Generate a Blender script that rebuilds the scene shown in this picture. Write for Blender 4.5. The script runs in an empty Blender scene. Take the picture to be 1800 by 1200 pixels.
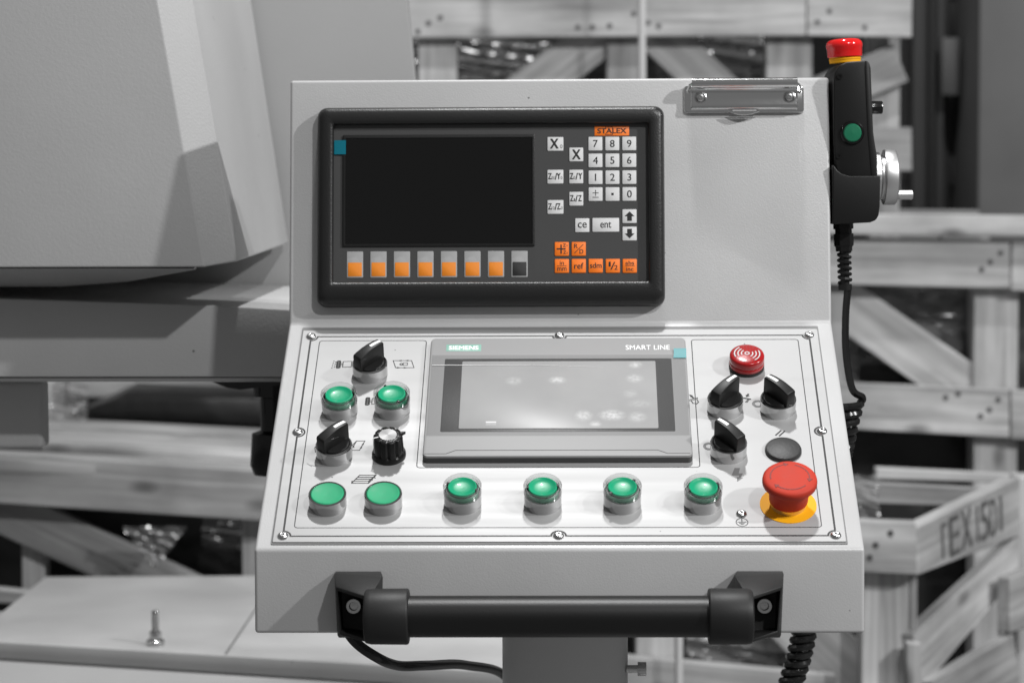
import bpy, bmesh, math, random
from mathutils import Matrix, Vector
R = math.radians
sc = bpy.context.scene

# ---------------------------------------------------------------- camera, world, lamps, exposure
cd = bpy.data.cameras.new('camera'); cam = bpy.data.objects.new('camera', cd); sc.collection.objects.link(cam)
cam.matrix_world = Matrix.Translation((0, 0, 1.35)) @ Matrix.Rotation(R(90 - 3.8), 4, 'X') @ Matrix.Rotation(-0.0048, 4, 'Z')
cd.lens = 86.17; cd.sensor_width = 36; cd.clip_start = 0.05; cd.clip_end = 60
cd.dof.use_dof = True; cd.dof.focus_distance = 1.93; cd.dof.aperture_fstop = 8.6
sc.camera = cam
w = bpy.data.worlds.new('World'); sc.world = w; w.use_nodes = True
w.node_tree.nodes['Background'].inputs[0].default_value = (1, 1, 1, 1)
w.node_tree.nodes['Background'].inputs[1].default_value = 0.18
def lamp(name, loc, target, power, size, size_y=None):
    l = bpy.data.lights.new(name, 'AREA'); l.energy = power; l.size = size
    if size_y: l.shape = 'RECTANGLE'; l.size_y = size_y
    else: l.shape = 'DISK'
    o = bpy.data.objects.new(name, l); sc.collection.objects.link(o)
    o.location = loc
    o.rotation_euler = (Vector(target) - Vector(loc)).to_track_quat('-Z', 'Y').to_euler()
    return o
lamp('hall_lamp', (0.10, 2.38, 5.2), (0.0, 2.0, 1.1), 132, 0.24)          # overhead, a little behind the console
lamp('hall_lamp', (1.55, -0.9, 4.0), (0.0, 2.0, 1.2), 68, 0.14)           # high on the right, in front
lamp('hall_lamp', (3.6, 0.1, 3.7), (0.0, 2.0, 1.2), 148, 0.14)            # farther right
sc.view_settings.view_transform = 'Standard'; sc.view_settings.look = 'None'
sc.view_settings.exposure = 0.0; sc.view_settings.gamma = 1.0

# ---------------------------------------------------------------- materials
MATS = {}
def mat(name, col, rough=0.5, metal=0.0, spec=0.5, coat=0.0, bump=None, var=None, aniso=0.0, trans=0.0, coatr=0.05, specks=None):
    """bump=(scale, strength, distance[, stretch]); var=(scale, amount[, stretch])"""
    if name in MATS: return MATS[name]
    m = bpy.data.materials.new(name); m.use_nodes = True; nt = m.node_tree; b = nt.nodes['Principled BSDF']
    if not isinstance(col, tuple): col = (col, col, col)
    b.inputs['Base Color'].default_value = (*col, 1); b.inputs['Roughness'].default_value = rough
    b.inputs['Metallic'].default_value = metal; b.inputs['Specular IOR Level'].default_value = spec
    b.inputs['Coat Weight'].default_value = coat; b.inputs['Coat Roughness'].default_value = coatr
    b.inputs['Anisotropic'].default_value = aniso; b.inputs['Transmission Weight'].default_value = trans
    tc = nt.nodes.new('ShaderNodeTexCoord')
    def noise(scale, stretch, detail=3):
        mp = nt.nodes.new('ShaderNodeMapping'); mp.inputs['Scale'].default_value = stretch
        nt.links.new(tc.outputs['Object'], mp.inputs[0])
        n = nt.nodes.new('ShaderNodeTexNoise'); n.inputs['Scale'].default_value = scale; n.inputs['Detail'].default_value = detail
        nt.links.new(mp.outputs[0], n.inputs[0]); return n
    if bump:
        st = bump[3] if len(bump) > 3 else (1, 1, 1)
        n = noise(bump[0], st, 2); bp = nt.nodes.new('ShaderNodeBump')
        bp.inputs['Strength'].default_value = bump[1]; bp.inputs['Distance'].default_value = bump[2]
        nt.links.new(n.outputs[0], bp.inputs['Height']); nt.links.new(bp.outputs[0], b.inputs['Normal'])
    if var:
        st = var[2] if len(var) > 2 else (1, 1, 1)
        n = noise(var[0], st, 5); r = nt.nodes.new('ShaderNodeMapRange')
        r.inputs[1].default_value = 0.25; r.inputs[2].default_value = 0.75
        r.inputs[3].default_value = 1 - var[1]; r.inputs[4].default_value = 1 + var[1]
        nt.links.new(n.outputs[0], r.inputs[0])
        mx = nt.nodes.new('ShaderNodeVectorMath'); mx.operation = 'SCALE'; mx.inputs[0].default_value = col
        nt.links.new(r.outputs[0], mx.inputs['Scale']); nt.links.new(mx.outputs[0], b.inputs['Base Color'])
        r2 = nt.nodes.new('ShaderNodeMapRange'); r2.inputs[1].default_value = 0.3; r2.inputs[2].default_value = 0.7
        r2.inputs[3].default_value = rough * 0.9; r2.inputs[4].default_value = min(1, rough * 1.15)
        nt.links.new(n.outputs[0], r2.inputs[0]); nt.links.new(r2.outputs[0], b.inputs['Roughness'])
    if specks:                                         # sparse dirt specks and tiny chips: (scale, size, tone)
        vo = nt.nodes.new('ShaderNodeTexVoronoi'); vo.inputs['Scale'].default_value = specks[0]; nt.links.new(tc.outputs['Object'], vo.inputs[0])
        wn = nt.nodes.new('ShaderNodeTexNoise'); wn.inputs['Scale'].default_value = 9; nt.links.new(tc.outputs['Object'], wn.inputs[0])
        th = nt.nodes.new('ShaderNodeMath'); th.operation = 'MULTIPLY'; th.inputs[1].default_value = specks[1]; nt.links.new(wn.outputs[0], th.inputs[0])
        lt = nt.nodes.new('ShaderNodeMath'); lt.operation = 'LESS_THAN'; nt.links.new(vo.outputs['Distance'], lt.inputs[0]); nt.links.new(th.outputs[0], lt.inputs[1])
        mxc = nt.nodes.new('ShaderNodeMix'); mxc.data_type = 'RGBA'; mxc.inputs['B'].default_value = (*([specks[2]]*3), 1)
        src = b.inputs['Base Color'].links[0].from_socket if b.inputs['Base Color'].is_linked else None
        if src: nt.links.new(src, mxc.inputs['A'])
        else: mxc.inputs['A'].default_value = (*col, 1)
        nt.links.new(lt.outputs[0], mxc.inputs['Factor']); nt.links.new(mxc.outputs['Result'], b.inputs['Base Color'])
    MATS[name] = m; return m

PAINT = mat('console_paint', 0.46, 0.36, spec=0.5, bump=(800, 0.25, 0.0005), var=(9, 0.07), specks=(38, 0.055, 0.16))
MPAINT = mat('machine_paint', 0.44, 0.45, spec=0.45, bump=(420, 0.30, 0.0006), var=(5, 0.08), specks=(14, 0.04, 0.18))
MPAINT2 = mat('machine_paint_pale', 0.50, 0.45, spec=0.4, bump=(420, 0.2, 0.0005), var=(7, 0.12), specks=(16, 0.05, 0.2))
PLATE = mat('brushed_plate', 0.49, 0.66, metal=0.86, spec=0.4, bump=(900, 0.05, 0.0002, (0.02, 1, 1)), var=(60, 0.07, (0.05, 1, 1)), specks=(45, 0.05, 0.12))
INK = mat('engraved_ink', 0.012, 0.6)
INKG = mat('grey_print', 0.16, 0.6)
GAPSHADE = mat('plate_gap_shade', 0.18, 0.6)
CHROME = mat('chrome', 0.47, 0.06, metal=1.0)
CHROMED = mat('dark_chrome', 0.72, 0.12, metal=1.0, bump=(110, 0.12, 0.0012))
STEEL = mat('steel', 0.55, 0.24, metal=1.0)
ALU = mat('machined_aluminium', 0.72, 0.40, metal=1.0, bump=(700, 0.1, 0.0003))
BLACK = mat('black_plastic', 0.008, 0.45, spec=0.32, bump=(900, 0.15, 0.0003))
BLACKG = mat('black_gloss_plastic', 0.006, 0.16, spec=0.45)
RUBBER = mat('black_cable_sheath', 0.008, 0.22, spec=0.5)
BEZEL = mat('grained_black_plastic', 0.011, 0.36, spec=0.5, bump=(750, 0.35, 0.0005))
CLAMP = mat('charcoal_plastic', 0.013, 0.50, spec=0.36, bump=(500, 0.12, 0.0004))
BAR = mat('black_bar', 0.005, 0.42, spec=0.42, bump=(600, 0.15, 0.0003))
DPANEL = mat('membrane_panel', 0.060, 0.45, spec=0.5, bump=(900, 0.1, 0.0002))
SCREENB = mat('display_glass', 0.004, 0.06, spec=0.5, bump=(25, 0.05, 0.002))
KEYW = mat('white_key', 0.70, 0.45); KEYO = mat('orange_key', (0.95, 0.20, 0.008), 0.45)
KEYOD = mat('orange_label', (0.80, 0.24, 0.012), 0.5); KEYG = mat('grey_key', 0.36, 0.5)
KEYINK = mat('key_ink', 0.018, 0.6)
TEAL = mat('teal_film', (0.0, 0.17, 0.24), 0.35)
TEALP = mat('pale_teal_tab', (0.04, 0.24, 0.26), 0.5)
SIEM = mat('pale_teal_print', (0.19, 0.38, 0.31), 0.5); WHITEP = mat('white_print', 0.85, 0.5)
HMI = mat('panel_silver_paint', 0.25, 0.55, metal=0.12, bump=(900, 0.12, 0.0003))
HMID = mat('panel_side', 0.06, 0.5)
MASK = mat('screen_mask', 0.02, 0.4, spec=0.35, bump=(900, 0.3, 0.0004))
GREEN = mat('green_plastic', (0.002, 0.29, 0.14), 0.36, spec=0.4, coat=0.1)
GREENM = mat('green_plastic_worn', (0.022, 0.32, 0.15), 0.55, spec=0.3, var=(90, 0.10))
GREEND = mat('green_button_dull', (0.01, 0.16, 0.08), 0.35)
REDM = mat('red_matt_plastic', (0.48, 0.040, 0.021), 0.6, spec=0.22, var=(60, 0.12))
REDMD = mat('red_groove_shade', (0.20, 0.010, 0.006), 0.6)  # darker red paints in the shading of the carved arrows
REDG = mat('red_gloss_plastic', (0.72, 0.008, 0.008), 0.12, spec=0.5, coat=0.5)
REDT = mat('red_translucent_plastic', (0.34, 0.004, 0.006), 0.22, spec=0.4, coat=0.4, bump=(150, 0.05, 0.001))
REDTD = mat('red_hole', (0.13, 0.0, 0.0), 0.5)
YELL = mat('yellow_plastic', (0.86, 0.40, 0.006), 0.6, spec=0.25)
TARPFILL = mat('dark_sheet_and_filler', 0.016, 0.35, bump=(9, 0.5, 0.03), var=(5, 0.4))  # black sheet, also the filler boxes that darken the crate insides
RACK = mat('dark_steel_rack', 0.04, 0.5, var=(4, 0.25)); RACKD = mat('near_black_steel', 0.012, 0.5)  # second steel is near black, for the darker posts and the plinth
CAB = mat('grey_cabinet_paint', 0.11, 0.5, var=(6, 0.15))
FLOOR = mat('concrete_floor', 0.16, 0.6, var=(3, 0.2)); WALL = mat('hall_wall', 0.06, 0.8, var=(2, 0.2))

def film_mat(name, alpha, tint, rough, bump=None, haze=0.0):
    m = bpy.data.materials.new(name); m.use_nodes = True; nt = m.node_tree; nt.nodes.clear()
    o = nt.nodes.new('ShaderNodeOutputMaterial'); t = nt.nodes.new('ShaderNodeBsdfTransparent'); t.inputs[0].default_value = (*([tint]*3), 1)
    g = nt.nodes.new('ShaderNodeBsdfGlossy'); g.inputs['Roughness'].default_value = rough
    mx = nt.nodes.new('ShaderNodeMixShader'); lw = nt.nodes.new('ShaderNodeLayerWeight'); lw.inputs[0].default_value = 0.5; fr = nt.nodes.new('ShaderNodeMath'); fr.operation = 'POWER'; fr.inputs[1].default_value = 3.0; nt.links.new(lw.outputs['Facing'], fr.inputs[0])
    ad = nt.nodes.new('ShaderNodeMath'); ad.operation = 'ADD'; ad.inputs[1].default_value = alpha; ad.use_clamp = True
    nt.links.new(fr.outputs[0], ad.inputs[0]); nt.links.new(ad.outputs[0], mx.inputs[0])
    nt.links.new(t.outputs[0], mx.inputs[1]); nt.links.new(g.outputs[0], mx.inputs[2]); nt.links.new(mx.outputs[0], o.inputs[0])
    if haze:
        df = nt.nodes.new('ShaderNodeBsdfDiffuse'); df.inputs[0].default_value = (.7, .7, .7, 1); m2 = nt.nodes.new('ShaderNodeMixShader'); m2.inputs[0].default_value = haze
        nt.links.new(mx.outputs[0], m2.inputs[1]); nt.links.new(df.outputs[0], m2.inputs[2]); nt.links.new(m2.outputs[0], o.inputs[0])
    if bump:
        tc = nt.nodes.new('ShaderNodeTexCoord'); n = nt.nodes.new('ShaderNodeTexNoise'); n.inputs['Scale'].default_value = bump[0]
        n.inputs['Detail'].default_value = 4
        nt.links.new(tc.outputs['Object'], n.inputs[0]); bp = nt.nodes.new('ShaderNodeBump')
        bp.inputs['Strength'].default_value = bump[1]; bp.inputs['Distance'].default_value = bump[2]
        nt.links.new(n.outputs[0], bp.inputs['Height']); nt.links.new(bp.outputs[0], g.inputs['Normal']); nt.links.new(bp.outputs[0], lw.inputs['Normal'])
    MATS[name] = m; return m
LENS = film_mat('clear_lens', 0.10, 0.94, 0.07)
SFILM = film_mat('screen_film', -0.04, 0.80, 0.28, (40, 0.03, 0.001))
WRAP = film_mat('stretch_wrap', 0.10, 0.85, 0.26, (6, 0.5, 0.03), haze=0.14)

def wood_mat():
    m = bpy.data.materials.new('pine_wood'); m.use_nodes = True; nt = m.node_tree; b = nt.nodes['Principled BSDF']
    L = nt.links.new; N = nt.nodes.new
    tc = N('ShaderNodeTexCoord'); oi = N('ShaderNodeObjectInfo')
    sh = N('ShaderNodeVectorMath'); sh.operation = 'SCALE'; sh.inputs['Scale'].default_value = 7.0
    cx = N('ShaderNodeCombineXYZ'); L(oi.outputs['Random'], cx.inputs[0]); L(oi.outputs['Random'], cx.inputs[1]); L(cx.outputs[0], sh.inputs[0])
    ad = N('ShaderNodeVectorMath'); L(tc.outputs['Object'], ad.inputs[0]); L(sh.outputs[0], ad.inputs[1])
    def mapn(s):
        mp = N('ShaderNodeMapping'); mp.inputs['Scale'].default_value = s; L(ad.outputs[0], mp.inputs[0]); return mp
    n1 = N('ShaderNodeTexNoise'); n1.inputs['Scale'].default_value = 1; n1.inputs['Detail'].default_value = 6; n1.inputs['Distortion'].default_value = 0.8
    L(mapn((3, 60, 60)).outputs[0], n1.inputs[0])
    n2 = N('ShaderNodeTexNoise'); n2.inputs['Scale'].default_value = 1; n2.inputs['Detail'].default_value = 4; L(mapn((5, 9, 9)).outputs[0], n2.inputs[0])
    vo = N('ShaderNodeTexVoronoi'); vo.inputs['Scale'].default_value = 1; L(mapn((6, 13, 2)).outputs[0], vo.inputs[0])
    kn = N('ShaderNodeMapRange'); kn.inputs[1].default_value = 0.06; kn.inputs[2].default_value = 0.17; kn.inputs[3].default_value = 0.45; kn.inputs[4].default_value = 1.0
    L(vo.outputs['Distance'], kn.inputs[0])
    def mr(src, lo, hi):
        r = N('ShaderNodeMapRange'); r.inputs[1].default_value = 0.3; r.inputs[2].default_value = 0.7; r.inputs[3].default_value = lo; r.inputs[4].default_value = hi
        L(src, r.inputs[0]); return r.outputs[0]
    def mul(a, c):
        q = N('ShaderNodeMath'); q.operation = 'MULTIPLY'; L(a, q.inputs[0])
        if isinstance(c, float): q.inputs[1].default_value = c
        else: L(c, q.inputs[1])
        return q.outputs[0]
    rr = N('ShaderNodeMapRange'); rr.inputs[3].default_value = 0.70; rr.inputs[4].default_value = 1.14; L(oi.outputs['Random'], rr.inputs[0])
    v = mul(mul(mul(mr(n1.outputs[0], 0.64, 1.18), mr(n2.outputs[0], 0.66, 1.22)), kn.outputs[0]), rr.outputs[0])
    v = mul(v, 0.47)
    cc = N('ShaderNodeCombineColor'); [L(v, cc.inputs[i]) for i in range(3)]
    L(cc.outputs[0], b.inputs['Base Color']); b.inputs['Roughness'].default_value = 0.7; b.inputs['Specular IOR Level'].default_value = 0.25
    bp = N('ShaderNodeBump'); bp.inputs['Strength'].default_value = 0.3; bp.inputs['Distance'].default_value = 0.002
    L(n1.outputs[0], bp.inputs['Height']); L(bp.outputs[0], b.inputs['Normal'])
    return m
WOOD = wood_mat()

def touch_screen_mat():
    m = mat('touch_screen', 0.50, 0.32, spec=0.2); nt = m.node_tree; b = nt.nodes['Principled BSDF']; L = nt.links.new; N = nt.nodes.new
    tc = N('ShaderNodeTexCoord')
    nz = N('ShaderNodeTexNoise'); nz.inputs['Scale'].default_value = 330; nz.inputs['Detail'].default_value = 5; L(tc.outputs['Object'], nz.inputs[0])
    n3 = N('ShaderNodeTexNoise'); n3.inputs['Scale'].default_value = 14; n3.inputs['Detail'].default_value = 6; L(tc.outputs['Object'], n3.inputs[0])
    acc = None
    # finger marks left on the glass: (x, y, rx, ry) in mm
    for x, y, rx, ry, s in ((62, 82, 5, 4, .5), (61, 64, 6, 5, .4), (-1, 62, 6, 4, .55), (-36, 61, 6, 5, .28), (20, 16, 6, 6, .5), (42, 16.5, 9, 6, .6), (62, 14, 6.5, 6, .35), (29, 5.5, 4, 3.4, .5), (57, 44, 5, 5, .2), (64, 31, 9, 5, .16)):
        sb = N('ShaderNodeVectorMath'); sb.operation = 'SUBTRACT'; sb.inputs[1].default_value = (x * .001, y * .001, 0); L(tc.outputs['Object'], sb.inputs[0])
        dv = N('ShaderNodeVectorMath'); dv.operation = 'MULTIPLY'; dv.inputs[1].default_value = (1000 / (rx*1.3), 1000 / (ry*1.3), 0); L(sb.outputs[0], dv.inputs[0])
        ln = N('ShaderNodeVectorMath'); ln.operation = 'LENGTH'; L(dv.outputs[0], ln.inputs[0])
        r = N('ShaderNodeMapRange'); r.interpolation_type = 'SMOOTHSTEP'; r.inputs[1].default_value = 0.15; r.inputs[2].default_value = 1.15; r.inputs[3].default_value = s * 1.1; r.inputs[4].default_value = 0
        L(ln.outputs['Value'], r.inputs[0])
        if acc is None: acc = r.outputs[0]
        else:
            q = N('ShaderNodeMath'); q.operation = 'MAXIMUM'; L(acc, q.inputs[0]); L(r.outputs[0], q.inputs[1]); acc = q.outputs[0]
    st = N('ShaderNodeMapRange'); st.inputs[1].default_value = .2; st.inputs[2].default_value = .6; L(nz.outputs[0], st.inputs[0])
    q = N('ShaderNodeMath'); q.operation = 'MULTIPLY'; L(acc, q.inputs[0]); L(st.outputs[0], q.inputs[1])
    h = N('ShaderNodeMapRange'); h.inputs[1].default_value = .3; h.inputs[2].default_value = .75; h.inputs[3].default_value = .37; h.inputs[4].default_value = .46; L(n3.outputs[0], h.inputs[0])  # mottled pale grey base stands in for the ceiling reflected in the screen
    s2 = N('ShaderNodeMath'); s2.operation = 'MULTIPLY_ADD'; L(q.outputs[0], s2.inputs[0]); s2.inputs[1].default_value = .5; L(h.outputs[0], s2.inputs[2])
    cc = N('ShaderNodeCombineColor'); [L(s2.outputs[0], cc.inputs[i]) for i in range(3)]; L(cc.outputs[0], b.inputs['Base Color'])
    return m
TOUCH = touch_screen_mat()

# ---------------------------------------------------------------- mesh helpers (all lengths in millimetres)
TXT = {}
def text_data(s, off=0.0):
    k = (s, off)
    if k not in TXT:
        cu = bpy.data.curves.new('lettering', 'FONT'); cu.body = s; cu.size = 1; cu.offset = off; cu.resolution_u = 4; cu.fill_mode = 'FRONT'
        o = bpy.data.objects.new('lettering', cu); me = o.to_mesh()
        vs = [v.co.copy() for v in me.vertices]; fs = [tuple(p.vertices) for p in me.polygons]
        o.to_mesh_clear(); bpy.data.objects.remove(o); bpy.data.curves.remove(cu)
        xs = [v.x for v in vs]; ys = [v.y for v in vs]
        TXT[k] = (vs, fs, min(xs), max(xs), min(ys), max(ys))
    return TXT[k]
class MB:
    def __init__(s): s.v = []; s.f = []; s.m = []; s.mat = 0; s.pen = 1.0; s.X = Matrix.Identity(4)
    def add(s, vs, fs):
        o = len(s.v); s.v += [s.X @ Vector(p) for p in vs]
        for f in fs: s.f.append([i + o for i in f]); s.m.append(s.mat)
        return s
    def box(s, x0, x1, y0, y1, z0, z1):
        return s.add([(x0,y0,z0),(x1,y0,z0),(x1,y1,z0),(x0,y1,z0),(x0,y0,z1),(x1,y0,z1),(x1,y1,z1),(x0,y1,z1)],
                     [(0,3,2,1),(4,5,6,7),(0,1,5,4),(1,2,6,5),(2,3,7,6),(3,0,4,7)])
    def hexa(s, p): return s.add(p, [(0,3,2,1),(4,5,6,7),(0,1,5,4),(1,2,6,5),(2,3,7,6),(3,0,4,7)])
    def loops(s, ls, cap0=True, cap1=True):
        n = len(ls[0]); vs = [p for l in ls for p in l]; fs = []
        for k in range(len(ls) - 1):
            for i in range(n): j = (i + 1) % n; fs.append((k*n+i, k*n+j, (k+1)*n+j, (k+1)*n+i))
        if cap0: fs.append(tuple(range(n))[::-1])
        if cap1: fs.append(tuple(range((len(ls)-1)*n, len(ls)*n)))
        return s.add(vs, fs)
    def rrects(s, ls, cap0=True, cap1=True, n=5):      # (x0,x1,y0,y1,r,z)
        out = []
        for x0, x1, y0, y1, r, z in ls:
            l = []
            for cx, cy, a0 in ((x1-r, y1-r, 0), (x0+r, y1-r, 90), (x0+r, y0+r, 180), (x1-r, y0+r, 270)):
                for i in range(n+1):
                    a = R(a0 + 90*i/n); l.append((cx + r*math.cos(a), cy + r*math.sin(a), z))
            out.append(l)
        return s.loops(out, cap0, cap1)
    def rbox(s, x0, x1, y0, y1, r, z0, z1, bev=0.3):
        k = bev * 0.3
        return s.rrects([(x0,x1,y0,y1,r,z0),(x0,x1,y0,y1,r,z1-bev),(x0+k,x1-k,y0+k,y1-k,max(r-k,.05),z1-k),(x0+bev,x1-bev,y0+bev,y1-bev,max(r-bev,.05),z1)])
    def lathe(s, pr, n=48, rf=None):
        ls = []
        for r, z in pr:
            r = max(r, 0.002)
            ls.append([(r*(rf(i, r, z) if rf else 1)*math.cos(2*math.pi*i/n), r*(rf(i, r, z) if rf else 1)*math.sin(2*math.pi*i/n), z) for i in range(n)])
        return s.loops(ls, pr[0][0] > 0, pr[-1][0] > 0)
    def ring(s, pr, n=48):                            # closed cross-section
        vs = []; fs = []; k = len(pr)
        for i in range(n):
            a = 2*math.pi*i/n; vs += [(r*math.cos(a), r*math.sin(a), z) for r, z in pr]
        for i in range(n):
            j = (i+1) % n
            for q in range(k): t = (q+1) % k; fs.append((i*k+q, j*k+q, j*k+t, i*k+t))
        return s.add(vs, fs)
    def prism(s, poly, z0, z1): return s.loops([[(x, y, z0) for x, y in poly], [(x, y, z1) for x, y in poly]])
    def stroke(s, pts, wd, z, closed=False, h=0.06):
        n = len(pts); P = [Vector((x, y)) for x, y in pts]; l = []; r = []; wd *= s.pen
        for i in range(n):
            a = P[i-1] if (i or closed) else P[i]; c = P[(i+1) % n] if (i < n-1 or closed) else P[i]
            d1 = (P[i]-a); d2 = (c-P[i]); d1 = d1.normalized() if d1.length > 1e-6 else d2.normalized(); d2 = d2.normalized() if d2.length > 1e-6 else d1
            t = (d1+d2); t = t.normalized() if t.length > 1e-3 else d1; nn = Vector((-t.y, t.x)); k = wd/2/max(0.4, nn.dot(Vector((-d1.y, d1.x))))
            l.append(P[i]+nn*k); r.append(P[i]-nn*k)
        for i in range(n if closed else n-1):
            j = (i+1) % n
            s.hexa([(*r[i], z), (*r[j], z), (*l[j], z), (*l[i], z), (*r[i], z+h), (*r[j], z+h), (*l[j], z+h), (*l[i], z+h)])
        return s
    def tube(s, pts, rad, n=10):
        P = [Vector(p) for p in pts]; m = len(P); T = []
        for i in range(m): T.append((P[min(i+1, m-1)] - P[max(i-1, 0)]).normalized())
        u = T[0].orthogonal().normalized(); ls = []
        for i in range(m):
            u = (u - T[i]*u.dot(T[i])).normalized(); v = T[i].cross(u); r = rad[i] if isinstance(rad, list) else rad
            ls.append([tuple(P[i] + u*r*math.cos(2*math.pi*k/n) + v*r*math.sin(2*math.pi*k/n)) for k in range(n)])
        return s.loops(ls)
    def text(s, t, cx, cy, z, h, wd=None, off=0.0, slant=0.0):
        vs, fs, a, b, c, d = text_data(t); ky = h/(d-c); kx = ky if wd is None else wd/(b-a)
        for k, (ox, oy) in enumerate(((0, 0), (-1, -.5), (1, .5), (-.5, .6), (.5, -.6)) if off else ((0, 0),)):   # heavier strokes by overprinting
            s.add([(cx + (v.x-(a+b)/2)*kx + slant*(v.y-(c+d)/2)*ky + ox*off*h, cy + (v.y-(c+d)/2)*ky + oy*off*h, z + k*.004) for v in vs], fs)
        return s
    def build(s, name, mats, parent=None, M=None, angle=32, bev=0, seg=2, label=None, cat=None, group=None, kind=None, recalc=True):
        me = bpy.data.meshes.new(name)
        me.from_pydata([tuple(p*0.001) for p in s.v], [], s.f)
        mats = mats if isinstance(mats, (list, tuple)) else [mats]
        for m in mats: me.materials.append(m)
        me.polygons.foreach_set('material_index', s.m)
        bm = bmesh.new(); bm.from_mesh(me)
        if recalc: bmesh.ops.recalc_face_normals(bm, faces=bm.faces)
        if bev:
            es = [e for e in bm.edges if len(e.link_faces) == 2 and e.calc_face_angle(0) > R(25)]
            bmesh.ops.bevel(bm, geom=es, offset=bev*0.001, segments=seg, profile=0.5, affect='EDGES', clamp_overlap=True)
        bm.to_mesh(me); bm.free()
        me.polygons.foreach_set('use_smooth', [True]*len(me.polygons)); me.set_sharp_from_angle(angle=R(angle))
        o = bpy.data.objects.new(name, me)
        return place(o, parent, M, label, cat, group, kind)
def place(o, parent=None, M=None, label=None, cat=None, group=None, kind=None):
    sc.collection.objects.link(o)
    if parent: o.parent = parent
    if M: o.matrix_basis = M
    for k, v in (('label', label), ('category', cat), ('group', group), ('kind', kind)):
        if v: o[k] = v
    return o
def thing(name, M, label, cat, group=None): return place(bpy.data.objects.new(name, None), None, M, label, cat, group)
def mm(x, y, z): return Matrix.Translation((x*.001, y*.001, z*.001))
def share(src, name, parent, M, label=None):
    return place(bpy.data.objects.new(name, src.data), parent, M, label)
def copy_tree(o, parent, M, label=None):
    c = o.copy(); sc.collection.objects.link(c); c.parent = parent; c.matrix_basis = M
    if label: c['label'] = label
    for ch in o.children:
        k = ch.copy(); sc.collection.objects.link(k); k.parent = c; k.matrix_basis = ch.matrix_basis.copy()
    return c
def basis(o, x, y, z): return Matrix(((x[0], y[0], z[0], o[0]*.001), (x[1], y[1], z[1], o[1]*.001), (x[2], y[2], z[2], o[2]*.001), (0, 0, 0, 1)))

# ---------------------------------------------------------------- the hall: floor and far wall
MB().box(-6000, 6000, -3000, 9000, -50, 0).build('floor', FLOOR, kind='structure')
MB().box(-6000, 6000, 7000, 7100, 0, 5000).build('far_wall', WALL, kind='structure')

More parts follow.
